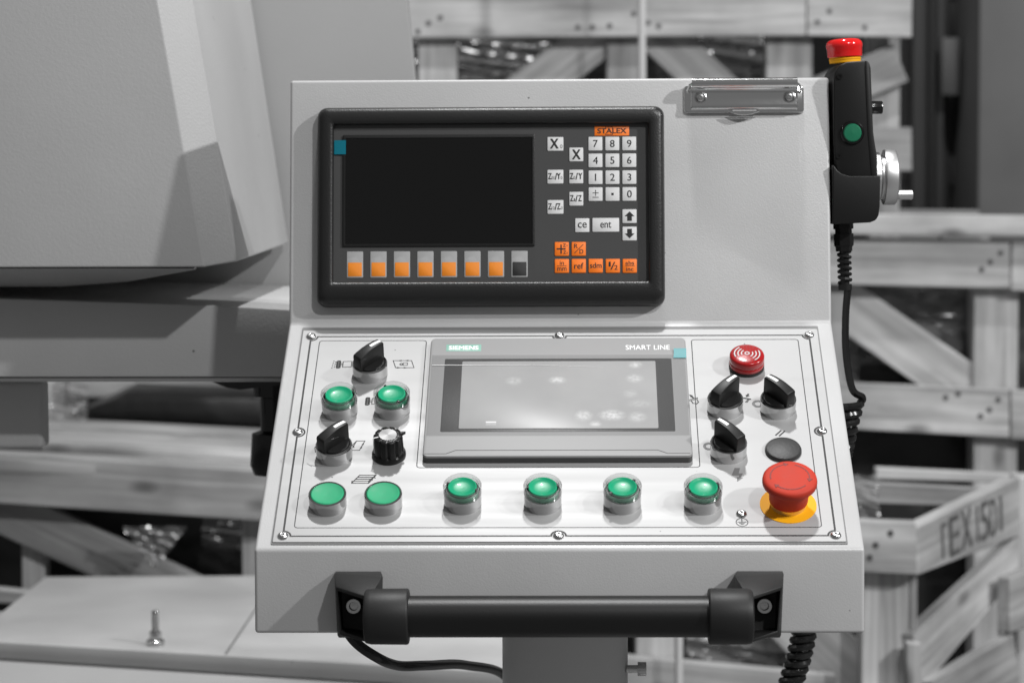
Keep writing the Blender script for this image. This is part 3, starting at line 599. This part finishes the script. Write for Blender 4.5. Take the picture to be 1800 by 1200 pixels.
key(58.6, 88.8, 11.8, 11.6, KEYW, arrow(1)); key(58.6, 74.2, 11.8, 11.6, KEYW, arrow(-1))
key(2.1, 61.6, 11.8, 11.6, KEYO, multi(lambda m, x, y: m.box(x-4.4, x+3.2, y-.6, y+.6, Z, Z+.03), lambda m, x, y: m.box(x-1.2, x+.0, y-4, y+3.6, Z+.001, Z+.031), T('Z', 2.6, 2.2, .06, 2.2, 3.0), T('0', 1.3, 1.0, 0, 4.4, 2.8), T('Z', 2.6, 2.2, .06, 2.4, -2.9), T('1', 1.3, .6, 0, 4.4, -3.4)))
key(16.2, 61.6, 11.8, 11.6, KEYO, multi(T('R', 3.6, 3.0, .03, -2.4, 2.4), T('D', 3.6, 3.0, .03, 2.2, -2.2), lambda m, x, y: m.stroke([(x-3.6, y-3.6), (x+3.8, y+3.8)], .55, Z)))
frac = lambda a, c, wa, wc: multi(T(a, 3.3, wa, .025, 0, 2.5), T(c, 2.8 if c == 'mm' else 3.3, wc, .025, 0, -2.7), lambda m, x, y: m.box(x-4, x+4, y-.2, y+.25, Z, Z+.03))
key(2.1, 47.4, 11.8, 11.6, KEYO, frac('in', 'mm', 3.3, 7.6)); key(16.2, 47.4, 11.8, 11.6, KEYO, T('ref', 5.0, 7.6, .03))
key(30.3, 47.4, 11.8, 11.6, KEYO, T('sdm', 4.4, 9.6, .03, 0, .3)); key(44.5, 47.3, 11.8, 11.6, KEYO, multi(T('1', 4, 1.6, .03, -2.6, 1.4), T('/', 6.4, 4.2, .01), T('2', 3.8, 2.7, .03, 2.6, -1.4)))
key(58.6, 47.2, 11.8, 11.6, KEYO, frac('abs', 'inc', 7.2, 6))
for i in range(8):
    x = -170.6 + i*19.63; m = MB(); m.rbox(x-6.8, x+6.8, 38.2, 60.2, .8, 7.9, 8.3, .1); m.mat = 1; m.rbox(x-5.8, x+5.8, 39.3, 50.9, .5, 8.25, 8.42, .05)
    o = m.build('function_key', [KEYG, KEYOD if i < 7 else KEYINK], dr)
    if i == 7: o['label'] = 'function key with black square at the end of the row'
m = MB(); m.rbox(29.8, 58.6, 156.6, 164.6, .2, 7.9, 8.2, .04); m.mat = 1; m.text('STALEX', 44.2, 160.6, 8.24, 4.2, 24, .05)
m.stroke([(38.8, 158.4), (38.8, 157.4), (44.8, 157.4), (44.8, 158.4)], .5, 8.22); m.stroke([(38.8, 162.8), (38.8, 163.8), (44.8, 163.8), (44.8, 162.8)], .5, 8.22); m.build('maker_plate', [KEYO, KEYINK], dr)
m = MB(); m.add([(-188.2, 141.8, 9.2), (-178.4, 141.8, 9.9), (-178.4, 153.6, 9.9), (-188.2, 153.6, 9.2)], [(0, 1, 2, 3)]); m.build('peel_tab', TEAL, dr, recalc=False)

# clipboard clip on the upper right edge
m = MB(); m.rbox(104.6, 205.4, 176, 199.4, 3, 0, 3.4, 1.6)
cl = m.build('clipboard_clip', CHROMED, console, UP, label='chrome clipboard clip riveted at the top right edge')
prf = [(178.6, 3.2), (178.2, 5.4), (179.4, 7.2), (181.8, 7.9), (186, 7.2), (191, 7.2), (194.8, 8.6), (196.6, 11.2), (196.6, 3.2)]
m = MB(); m.loops([[(110.2, v, z) for v, z in prf], [(111.4, v, z+.8) for v, z in prf], [(198.4, v, z+.8) for v, z in prf], [(199.6, v, z) for v, z in prf]]); m.build('pressed_plate', CHROMED, cl, bev=.7, seg=3)
m = MB(); m.tube([(111, 199.8, 10.4), (199, 199.8, 10.4)], 4.4, 20); m.tube([(107.4, 194.4, 5.4), (109.4, 198.4, 9.6), (112, 199.8, 10.6)], 1.1, 8); m.tube([(202.6, 194.4, 5.4), (200.6, 198.4, 9.6), (198, 199.8, 10.6)], 1.1, 8); m.build('spring_roll', CHROMED, cl)
m = MB(); m.prism([(-13 + i*26/16, -3.4*math.sin(math.pi*i/16)) for i in range(17)], -.5, .5); m.build('lift_tongue', CHROMED, cl, mm(154.5, 176.6, 6) @ Matrix.Rotation(R(-22), 4, 'X'))
m = MB(); m.box(145, 165, 177.2, 178.4, 5.4, 5.9); m.build('lip', ALU, cl)
rv = None
for x in (118.4, 192.4):
    m = MB(); m.lathe([(5.6, 0), (5.2, 1.6), (4.4, 2.0), (3.7, 1.2), (3.7, .8), (3.5, 2.2), (2.6, 3.0), (1.3, 3.2), (1.2, 2.2), (0, 2.2)], 24)
    rv = m.build('rivet', STEEL, cl, mm(x, 188.4, 6.9)) if rv is None else share(rv, 'rivet', cl, mm(x, 188.4, 6.9))

# bar handle
BY, BZ, BR = -44.4, 40, 15.1
m = MB(); m.tube([(-126, BY, BZ), (126, BY, BZ)], BR, 48); hd = m.build('handle', BAR, console, FR, label='black bar handle across the front of the console')
def bracket(s):
    X = lambda u: u*s
    m = MB()
    n = 40; ls = []
    for u, r in ((141, 17.5), (140, 19.4), (136, 20.2), (110, 20.4), (109.0, 20.0), (108.5, 19.0), (108.5, 15.0)): ls.append([(X(u), BY + r*math.cos(2*math.pi*i/n), BZ + r*math.sin(2*math.pi*i/n)) for i in range(n)])
    m.loops(ls, True, False)
    back = [(166, -16.4, 0), (132, -16.4, 0), (132, -66, 0), (164, -66, 0)]
    mid = [(166, -17, 9), (129, -17.4, 22), (130, -65.6, 22), (164, -63, 9)]
    rim = [(163.4, -24.6, 26), (137, -29.4, 48), (137, -62.6, 48), (160.6, -59.6, 26)]
    rin = [(161.8, -27.6, 26.2), (139.6, -31.6, 47), (139.6, -60, 47), (159.6, -57, 26.2)]
    flo = [(161.4, -26, 6), (138.4, -30, 6), (138.4, -60.6, 6), (160, -57.6, 6)]
    m.loops([[(X(u), v, z) for u, v, z in L_] for L_ in (back, mid, rim, rin, flo)])
    b = m.build('bracket', CLAMP, hd, angle=38, bev=.9, seg=2)
    m = MB(); m.lathe([(5.7, 6), (5.7, 12.4), (5.3, 12.9), (3.3, 12.9), (3.1, 12.5), (2.9, 8.8), (0, 8.6)], 32); m.build('socket_bolt', STEEL, b, mm(X(151.6), BY + 3.6, 0))
    return b
bracket(-1); bracket(1)

# holster on the right side that carries the pendant
PS = 0.4758
def pp(px, py): return ((px-1500)*PS, -(py-230)*PS)
HX = Matrix.Rotation(0.0252, 4, 'Z') @ Matrix.Translation(((285.4-TX)*.001, (2050-TY)*.001, 1.388))
m = MB(); hp = [pp(*p) for p in ((1464, 288), (1468, 292), (1473, 299), (1480, 304), (1494, 308), (1548, 308), (1547, 362), (1545, 378), (1540, 386), (1530, 390), (1464, 393))]
m.loops([[(x, 0, z) for x, z in hp], [(x, 76, z) for x, z in hp]]); m.build('pendant_holster', BLACK, console, HX, bev=1.6, seg=3)

# ---------------------------------------------------------------- handwheel pendant in the holster
pend = thing('handwheel_pendant', Matrix.Translation((.2854, 2.05, 1.388)), 'black hand pendant with red stop button, silver handwheel and coiled cord, beside the console', 'hand pendant')
m = MB(); bp_ = [pp(*p) for p in ((1466, 142), (1468, 127), (1478, 114), (1490, 109), (1522, 107), (1527, 110), (1530, 120), (1535, 232), (1538, 252), (1542, 275), (1543, 330), (1482, 330), (1474, 305), (1469, 285), (1467, 250))]
m.loops([[(x, 4, z) for x, z in bp_], [(x, 72, z) for x, z in bp_]]); m.build('body', BLACK, pend, bev=2.4, seg=3)
m = MB(); cp = [pp(*p) for p in ((1521, 106.4), (1528, 109.5), (1531, 120), (1536, 232), (1539, 252), (1543, 275), (1544, 325), (1534, 325), (1526, 232), (1520, 120))]
m.loops([[(x, 3.2, z) for x, z in cp], [(x, 72.8, z) for x, z in cp]]); m.build('front_cover', CLAMP, pend, bev=1.2)
m = MB(); m.lathe([(9.8, -1), (10, 0.4), (9.2, 1.4), (8.0, 1.6), (7.9, .2), (.5, .2)], 40); b_ = m.build('side_button', BLACKG, pend, Matrix.Translation((-.0005, .0036, -.0014)) @ Matrix.Rotation(R(90), 4, 'X'))
m = MB(); m.lathe([(7.7, .2), (7.6, 1.6), (6.8, 2.4), (0, 2.9)], 32); m.build('cap', GREEND, b_)
m = MB(); m.lathe([(13.2, 0), (13.2, 2.2), (13.6, 2.6), (13.6, 3.4), (13.1, 3.8), (13.2, 5)], 40); st = m.build('emergency_stop', YELL, pend, Matrix.Translation((-.0022, .036, .0583)) @ Matrix.Rotation(R(-3.4), 4, 'Y'), label='red and yellow stop button on top of the pendant')
m = MB(); m.lathe([(14.2, 4.6), (14.6, 5), (15.0, 12), (15.5, 13.2), (15.5, 15), (14.6, 17.6), (12.4, 19.4), (8, 20.2), (0, 20.5)], 48); m.build('mushroom_head', REDG, st)
m = MB(); m.lathe([(5.5, 0), (5.5, 11.4), (5, 12.2), (0, 12.2)], 40, lambda i, r, z: 1-(.06 if i % 4 == 0 else 0)); m.build('selector_knob', BLACKG, pend, Matrix.Translation((.0172, .036, .0205)) @ Matrix.Rotation(R(90), 4, 'Y'))
m = MB(); m.lathe([(2.4, -1), (2.4, .5), (1.2, .4), (1.1, -.4), (.3, -.4)], 16); sc_ = m.build('screw', BLACKG, pend, Matrix.Translation((-.0118, .0034, -.0205)) @ Matrix.Rotation(R(90), 4, 'X'))
share(sc_, 'screw', pend, Matrix.Translation((-.0112, .0034, .0455)) @ Matrix.Rotation(R(90), 4, 'X'))
WX = Matrix.Translation((.0250, .037, -.0385)) @ Matrix.Rotation(R(90), 4, 'Y')
m = MB(); m.lathe([(21.6, -9), (21.6, -4), (21.2, 1.6), (18.6, 3.2), (18.6, 7)], 96, lambda i, r, z: 1-(.01 if i % 3 == 0 and z < 3 else 0)); hw = m.build('handwheel', ALU, pend, WX)
m = MB(); m.lathe([(21.4, 5.4), (23.2, 5.8), (23.5, 6.6), (23.5, 14.6), (22.6, 16), (20, 16.4), (0, 16.4)], 160, lambda i, r, z: 1-(.010 if i % 2 and 6.4 < z < 15 else 0)); m.build('knurled_rim', ALU, hw, angle=60)
m = MB(); m.lathe([(3.4, 16), (3.4, 18), (4.0, 18.4), (4.1, 29.4), (3.7, 30), (0, 30)], 24); m.build('crank_grip', ALU, hw, mm(15.0, -4, 0))
# gland, strain relief and cord
m = MB(); gx, gz = pp(1493, 392)
m.lathe([(8.6, 2), (8.6, -5), (7.2, -5.2), (7.2, -9)], 6); m.mat = 0; m.lathe([(8.4, -9), (8.4, -19), (7.2, -20.4), (7.0, -24)], 6); m.lathe([(4, -24), (3.8, -52), (5.8, -52), (5.8, -57), (3.2, -57.2)], 24)
m.tube([(5.0*math.cos(t*.55), 5.0*math.sin(t*.55), -24.5 - t*.42) for t in range(64)], 1.5, 6)
m.build('cable_gland', BLACK, pend, Matrix.Translation((gx*.001, .036, gz*.001)) @ Matrix.Rotation(R(-2), 4, 'Y'), angle=28)
def catmull(P, n):
    P = [Vector(p) for p in P]; P = [2*P[0]-P[1]] + P + [2*P[-1]-P[-2]]; out = []
    for i in range(1, len(P)-2):
        for k in range(n):
            t = k/n; a, b, c, d = P[i-1], P[i], P[i+1], P[i+2]
            out.append(.5*((2*b)+(-a+c)*t+(2*a-5*b+4*c-d)*t*t+(-a+3*b-3*c+d)*t**3))
    out.append(P[-2]); return out
O = Vector((285.4, 2050, 1388))
cpts = [Vector(p) for p in ((286.5, 2086, 1258), (284.5, 2086, 1231), (285, 2086, 1200), (290, 2084, 1170), (296, 2078, 1152))]
ax = catmull([(287.5, 2086, 1157), (281, 2098, 1112), (270, 2140, 1040), (257, 2150, 945), (246, 2150, 902), (230, 2150, 850), (214, 2150, 800)], 30)
hel = []; ln = 0; last = ax[0]
fine = []
for i in range(len(ax)-1):
    for k in range(10): fine.append(ax[i].lerp(ax[i+1], k/10))
for p in fine:
    ln += (p-last).length; last = p; a = 2*math.pi*ln/7.6 - .3
    r = 8.4 + 2.0*max(0, 1-ln/20)
    hel.append(p + Vector((r*math.cos(a), -r*math.sin(a), 0)))
hel = hel[::2]
path = catmull(cpts[:-1] + [hel[0] + Vector((2, -2, 5)), hel[0]], 10)[:-1] + hel
m = MB(); m.tube([tuple(p-O) for p in path], [3.1]*45 + [3.1 + .6*min(1, i/20) for i in range(len(path)-45)], 8); m.build('coiled_cord', RUBBER, pend)

# loose cable hanging under the console
cab = catmull([(-138, 1905, 1012), (-126, 1905, 990), (-108, 1905, 976), (-92, 1935, 963), (-70, 1975, 955), (-40, 2060, 938), (-5, 2160, 905), (10, 2200, 840), (14, 2200, 700)], 12)
m = MB(); m.tube([tuple(p) for p in cab], 4.1, 12); m.build('loose_cable', RUBBER, label='thick black cable hanging below the left handle bracket', cat='cable')

# ---------------------------------------------------------------- the machine behind on the left
mach = thing('grinding_machine', mm(-400, 2500, 0), 'pale grey machine with sloped guard housing and flat bed, left of the console', 'machine')
MO = Vector((-400, 2500, 0))
def solid(front, dy, mt=MPAINT, name='panel', parent=mach, bev=1.5, lab=None, seg=2, dx=0):
    m = MB(); fr = [tuple(Vector(p)-MO) for p in front]; bk = [(x+dx, y+dy, z) for x, y, z in fr]; m.loops([fr, bk]); return m.build(name, mt, parent, bev=bev, seg=seg, label=lab)
m = MB()
# guard housing: front face, canted edge, side, sloped underside
F_ = [(-1042.4, 2132.1, 1776.4), (-348.7, 2132.1, 1776.4), (-267.2, 2132.1, 1274.2), (-1042.4, 2132.1, 1276.1)]
V = [tuple(Vector(p)-MO) for p in F_ + [(-322.2, 2170.0, 1776.4), (-242.6, 2170.0, 1278.0), (-310.8, 2634.3, 1776.4), (-239.7, 2634.3, 1281.8), (-1042.4, 2634.3, 1776.4), (-1042.4, 2634.3, 1281.8)]]
m.add(V, [(0, 3, 2, 1), (1, 2, 5, 4), (4, 5, 7, 6), (0, 1, 4, 6, 8), (2, 3, 9, 7, 5), (6, 7, 9, 8), (0, 8, 9, 3)])
m.build('guard_housing', MPAINT, mach, bev=2.0, seg=3)
ch = [[(-1042.4, 2134.9, 1274.2), (-1042.4, 2217.4, 1254.3), (-1042.4, 2228.8, 1255.2), (-1042.4, 2228.8, 1279.9)], [(-407.5, 2134.9, 1273.8), (-407.5, 2217.4, 1254.3), (-407.5, 2228.8, 1255.2), (-407.5, 2228.8, 1279.9)],
      [(-345.9, 2134.9, 1273.6), (-345.9, 2207.9, 1259.0), (-345.9, 2222.1, 1260.9), (-345.9, 2228.8, 1279.9)], [(-276.7, 2135.9, 1273.2), (-276.7, 2143.5, 1271.8), (-276.7, 2149.2, 1272.3), (-276.7, 2151.1, 1279.9)]]
m = MB(); m.loops([[tuple(Vector(p)-MO) for p in l] for l in ch]); m.build('chin_panel', MPAINT, mach)
solid([(-663.3, 2645.7, 1776.4), (-87.2, 2645.7, 1776.4), (-111.8, 2645.7, 1559.4), (-93.8, 2645.7, 1358.5), (-93.8, 2645.7, 1188.9), (-663.3, 2645.7, 1188.9)][:1] + [(-134.6, 2645.7, 1776.4), (-111.8, 2645.7, 1559.4), (-93.8, 2645.7, 1358.5), (-80.5, 2645.7, 1188.9), (-663.3, 2645.7, 1188.9)], 40, mat('machine_paint_mid', .34, .45, bump=(420, .2, .0005), var=(4, .05)), 'rear_panel')
solid([(-1042.4, 2207.9, 1264.7), (-471.9, 2207.9, 1244.8), (-266.3, 2207.9, 1237.2), (-113.7, 2207.9, 1227.8), (-113.7, 2207.9, 1171.9), (-1042.4, 2207.9, 1175.6)], 428, MPAINT, 'cross_beam', bev=2)
solid([(-1042.4, 2217.4, 1174.7), (-203.7, 2217.4, 1170.9), (-203.7, 2217.4, 1167.1), (-1042.4, 2217.4, 1170.9)], 360, STEEL, 'beam_rail', bev=.5)
m = MB(); m.hexa([(-642.4, -225.8, 1100.8), (-37.8, -225.8, 1100.8), (-37.8, -225.8, 1164.3), (-642.4, -225.8, 1166.2), (-642.4, -199.2, 1100.8), (-35.9, -199.2, 1100.8), (-35.9, -199.2, 1164.3), (-642.4, -199.2, 1166.2)]); m.build('support_arm', MPAINT, mach, bev=5, seg=4)
m = MB(); m.X = Matrix.Translation((168.8, -140.5, 0)); m.lathe([(19.0, 1168.1), (19.0, 1141.5), (12.3, 1139.6), (12.3, 1108.4), (20.8, 1105.5), (22.7, 1075.2), (19.0, 1065.7), (0.0, 1065.7)], 32); m.X = Matrix.Identity(4)
m.loops([[(96.8, -187.9, 1167.1), (201.0, -187.9, 1167.1), (201.0, -187.9, 1158.6), (142.3, -187.9, 1152.0), (130.9, -187.9, 1153.8)], [(96.8, -74.1, 1167.1), (201.0, -74.1, 1167.1), (201.0, -74.1, 1158.6), (142.3, -74.1, 1152.0), (130.9, -74.1, 1153.8)]]); m.build('drive_shaft', BLACKG, mach)
# bed
bed = [(-900, 2995, 800), (-18, 2710, 800), (60, 2685, 800), (60, 3390, 800), (-652, 3387, 800), (-656, 3013, 800), (-900, 3013, 800)]
m = MB(); m.loops([[(x+400, y-2500, 800) for x, y, z in bed], [(x+400, y-2500, 780) for x, y, z in bed]]); bt = m.build('bed_plate', MPAINT2, mach, bev=1.4)
m = MB(); m.hexa([(64, 320, 800.2), (66.4, 320, 800.2), (74, 880, 800.2), (71.6, 880, 800.2), (64, 320, 800.7), (66.4, 320, 800.7), (74, 880, 800.7), (71.6, 880, 800.7)]); m.build('plate_seam', INKG, bt)
m = MB(); ls = []
for x, y in ((-900, 2997), (60, 2687)):
    x -= -400; y -= 2500; ls.append([(x, y+3, 780), (x, y-2, 777), (x, y-64, 748), (x, y-76, 738), (x, y-78, 724), (x, y-78, 300), (x, y+300, 300), (x, y+300, 780)])
m.loops(ls); m.build('bed_front', MPAINT, mach, angle=50)
m = MB(); m.box(-470, 420, 250, 800, 0, 299); m.build('bed_base', MPAINT, mach, bev=4)
m = MB(); m.box(-900, -360, 300, 600, 0, 1500); m.build('machine_column', MPAINT, mach, bev=4)
# loose bolt standing on the bed
bo = thing('levelling_bolt', mm(-425, 2880, 800.6) @ Matrix.Scale(1.17, 4), 'small steel bolt standing on its round foot on the machine bed', 'bolt')
m = MB(); m.lathe([(8.6, 0), (9.2, .8), (9.2, 4.0), (8.4, 4.8), (3.5, 5)], 32); m.build('foot', STEEL, bo)
m = MB(); m.lathe([(6, 5), (6.2, 5.6), (6.2, 12.6), (5.4, 13.6), (3.2, 13.8)], 6); m.build('nut', STEEL, bo)
m = MB(); m.lathe([(3.3, 13.6)] + [(3.4 + (.25 if i % 2 else -.15), 14 + i*.6) for i in range(28)] + [(3.6, 31), (3.6, 33.4), (3.0, 34.4), (0, 34.4)], 20); m.build('stud', STEEL, bo, angle=50)

# ---------------------------------------------------------------- crates
def plank(corn, thick, parent, origin, name='plank', ext=True):
    P = [Vector(p) for p in corn]
    if thick >= 50 and ext and (P[1]-P[0]).length < (P[3]-P[0]).length: P[2].z = P[3].z = 3
    P = [p - origin for p in P]
    horiz = (P[1]-P[0]).length >= (P[3]-P[0]).length
    x = ((P[1]-P[0]) if horiz else (P[3]-P[0])).normalized()
    nrm = (P[1]-P[0]).cross(P[3]-P[0]).normalized()
    if nrm.y < 0: nrm = -nrm
    y = nrm.cross(x).normalized(); c = sum(P, Vector())/4
    Mx = Matrix(((x.x, y.x, nrm.x), (x.y, y.y, nrm.y), (x.z, y.z, nrm.z))); Mi = Mx.transposed()
    loc = [Mi @ (p-c) for p in P]
    m = MB(); m.loops([[tuple(p) for p in loc], [tuple(p + Vector((0, 0, thick))) for p in loc]])
    return m.build(name, WOOD, parent, mm(*c) @ Mx.to_4x4(), bev=1.6, seg=1)
ORI = {'A': (200, 4200, 0), 'B': (700, 3900, 0), 'C': (600, 3450, 0), 'D': (-550, 3600, 0), 'E': (300, 3400, 0), 'G': (-600, 4350, 0)}
LAB = {'A': 'slatted wooden crate in the background above the console', 'B': 'slatted wooden crate at right behind the hanging cord', 'C': 'open wooden crate with stencilled letters at lower right',
       'D': 'wooden crate with a long plank at lower left behind the machine bed', 'E': 'wooden crate seen below the console, right of the pedestal', 'G': 'wooden crate farthest back, under the machine beam'}
crates = {}
for k, lst in PLANKS.items():
    o = Vector(ORI[k]); cr = thing('wooden_crate', mm(*o), LAB[k], 'crate', 'wooden crates behind the console'); crates[k] = [cr]
    for c, t in lst: crates[k].append(plank(c, t, cr, o, ext=(k != 'G')))
    deep = {'A': 700, 'B': 650, 'D': 700, 'E': 500, 'G': 600}.get(k)
    if deep:                                             # far side of the crate, same boards again
        for (c, t), ob in list(zip(lst, crates[k][1:])):
            if t >= 50 or abs(c[0][2]-c[1][2]) < 40:
                r = share(ob, 'plank', cr, Matrix.Translation((0, deep*.001, 0)) @ ob.matrix_basis)
# boards on top of crate D
oD = Vector(ORI['D'])
for i, (y0, y1, x0, x1, z, tl) in enumerate(((3500, 3600, -900, -300, 944, .0), (3622, 3730, -700, -300, 948, .0), (3750, 3880, -820, -320, 946, 0), (3900, 4010, -900, -280, 950, 0))):
    m = MB(); m.box(-(x1-x0)/2, (x1-x0)/2, -(y1-y0)/2, (y1-y0)/2, 0, 20)
    m.build('top_board', WOOD, crates['D'][0], mm((x0+x1)/2-oD.x, (y0+y1)/2-oD.y, z-18) @ Matrix.Rotation(.055, 4, 'Y') @ Matrix.Rotation(random.uniform(-.02, .02), 4, 'Z'), bev=2)
# nail heads
nl = None
for k, idx, pts in (('A', 1, ((-139, 1613), (-119, 1622), (-157, 1599), (-175, 1600), (114, 1605), (139, 1605), (168, 1607), (209, 1627), (233, 1612), (251, 1606))),
                    ('A', 2, ((540, 1630), (520, 1612), (600, 1602))),
                    ('B', 2, ((778, 1228), (762, 1214), (748, 1202))), ('B', 6, ((692, 998), (712, 1004), (776, 994), (762, 978), (748, 968), (520, 990))), ('C', 1, ((512, 868), (492, 852), (484, 835)))):
    ob = crates[k][idx]; inv = ob.matrix_basis.inverted(); o = Vector(ORI[k])
    for x, z in pts:
        p = inv @ (Vector((x, o.y, z)) - o).__mul__(.001)
        M = Matrix.Translation((p.x, p.y, -.0006)) @ Matrix.Rotation(math.pi, 4, 'X')
        if nl is None: m = MB(); m.lathe([(4.4, -.6), (4.2, .4), (0, .5)], 14); nl = m.build('nail', mat('nail_head', .10, .5, metal=.6), ob, M)
        else: share(nl, 'nail', ob, M)
# stencil on crate C
ob = crates['C'][2]; c_ = PLANKS['C'][1][0]; ln_ = (Vector(c_[1])-Vector(c_[0])).length
m = MB(); m.text('E', -58, 1, 0, 56, 34, .012); m.text('X', -16, 2, 0, 56, 36, .012); m.text('I', 22, 1, 0, 54, 6, .0); m.text('5', 48, 0, 0, 56, 30, .012); m.text('D', 80, -1, 0, 54, 24, .012); m.text('I', 108, -1, 0, 52, 8, .0)
m.box(-102, -96, -22, 26, -.1, .1); m.box(-96, -84, 20, 26, -.1, .1)
lc = m.build('stencil_lettering', mat('stencil_ink', .10, .7, var=(40, .5)), ob, Matrix.Translation((0, 0, -.0012)) @ Matrix.Rotation(math.pi, 4, 'X'), recalc=False)

# dark filler boxes standing in for shade inside the crates, and crumpled stretch film
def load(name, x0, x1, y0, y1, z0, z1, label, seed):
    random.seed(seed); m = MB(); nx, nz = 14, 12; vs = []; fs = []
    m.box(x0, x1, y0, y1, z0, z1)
    o = m.build(name, TARPFILL, None, mm(0, 0, 0), bev=12, seg=3, label=label, cat='filler box')
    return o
load('dark_filler', -330, 640, 4330, 4800, 3, 1650, 'dark filler box for the shade inside the crate above the console', 1)
load('dark_filler', 500, 1200, 4010, 4300, 3, 1185, 'dark filler box for the shade inside the crate at right behind the cord', 2)
load('dark_filler', -1150, -330, 3700, 4150, 3, 900, 'dark filler box for the shade inside the crate at lower left', 3)
load('dark_filler', 130, 470, 3480, 3540, 3, 740, 'dark filler box for the shade inside the crate below the console', 4)
load('dark_filler', -1150, -300, 4440, 4800, 3, 1100, 'dark filler box for the shade inside the farthest crate under the machine beam', 5)
m = MB(); m.hexa([(-745, 4080, 958), (-340, 4080, 935), (-340, 4080, 985), (-650, 4080, 990), (-745, 4250, 958), (-340, 4250, 935), (-340, 4250, 985), (-650, 4250, 1000)]); m.build('folded_sheet', TARPFILL, bev=6, label='folded black sheet lying on the crate under the machine beam', cat='sheet')
def wrap(c, wx, wz, amp, label, seed, tri=False, tilt=0.0):
    random.seed(seed); n = 26; ph = [(random.uniform(2, 9), random.uniform(6, 22), random.uniform(0, 6), random.uniform(.3, 1)) for _ in range(6)]
    vs = []; fs = []
    for j in range(n+1):
        for i in range(n+1):
            s, t = i/n-.5, j/n-.5; wq = 1.0 if not tri else max(.05, (.5+t))
            d = sum(a*abs(math.sin(f*s*1.0 + g*t + p)) for f, g, p, a in ph)/len(ph)
            vs.append((wx*s*wq + random.uniform(-.006, .006)*wx, -amp*d + amp*.4 - wz*t*tilt, wz*t + random.uniform(-.006, .006)*wz))
    for j in range(n):
        for i in range(n): fs.append((j*(n+1)+i, j*(n+1)+i+1, (j+1)*(n+1)+i+1, (j+1)*(n+1)+i))
    m = MB(); m.add(vs, fs); o = m.build('stretch_film', WRAP, None, mm(*c), recalc=False, angle=24, label=label, cat='plastic film', group='crumpled clear film on the crates')
    return o
wrap((-20, 4290, 1560), 300, 110, 60, 'crumpled clear film left of the middle post of the upper crate', 11)
wrap((350, 4290, 1560), 190, 120, 60, 'crumpled clear film right of the middle post of the upper crate', 12)
wrap((660, 3990, 1130), 300, 170, 70, 'crumpled clear film behind the diagonal board of the right crate', 13)
wrap((500, 3990, 1060), 130, 110, 50, 'clear film in the lower left gap of the right crate', 14)
wrap((478, 3420, 897), 75, 70, 60, 'ball of clear film on the open lettered crate', 15)
wrap((-512, 3478, 826), 95, 62, 26, 'triangle of clear film hanging from the long plank', 16, tri=True)
wrap((-400, 3640, 838), 130, 80, 60, 'crumpled clear film in the dark gap below the long plank', 17)
wrap((-735, 4050, 985), 60, 60, 50, 'sparkling clear film beside the support arm', 18)
wrap((330, 3450, 690), 170, 100, 50, 'crumpled clear film in the crate below the handle', 20)

# ---------------------------------------------------------------- thin poles, rack and cabinet at the back
m = MB(); m.tube([(208, 3900, 3), (208, 3900, 2100)], 6.2, 16); m.build('thin_pole', mat('pale_pole', .55, .4), label='thin pale upright pole in front of the upper crate', cat='pole')
m = MB(); m.tube([(225, 3300, 3), (225, 3300, 760)], 5.6, 16); m.build('thin_pole', mat('pale_pole', .55, .4), label='short pale post seen below the bar handle', cat='pole')
rk = thing('storage_rack', mm(900, 5200, 0), 'dark steel rack of upright posts at the upper right', 'rack')
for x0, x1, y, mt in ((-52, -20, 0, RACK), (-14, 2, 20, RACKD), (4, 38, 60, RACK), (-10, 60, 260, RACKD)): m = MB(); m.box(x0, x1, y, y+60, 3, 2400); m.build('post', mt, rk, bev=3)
for z in (1330, 1650): m = MB(); m.box(-70, 70, 70, 130, z, z+70); m.build('cross_rail', RACK, rk, bev=3)
m = MB(); m.box(5, 42, -30, -2, 1520, 1640); m.build('bracket', CAB, rk, bev=3)
cb_ = thing('steel_cabinet', mm(1250, 5000, 0), 'plain dark grey cabinet side at the upper right edge', 'cabinet')
m = MB(); m.box(-300, 400, 0, 600, 80, 2400); m.build('body', CAB, cb_, bev=6); m = MB(); m.box(-290, 390, 20, 580, 2, 79); m.build('plinth', RACKD, cb_)
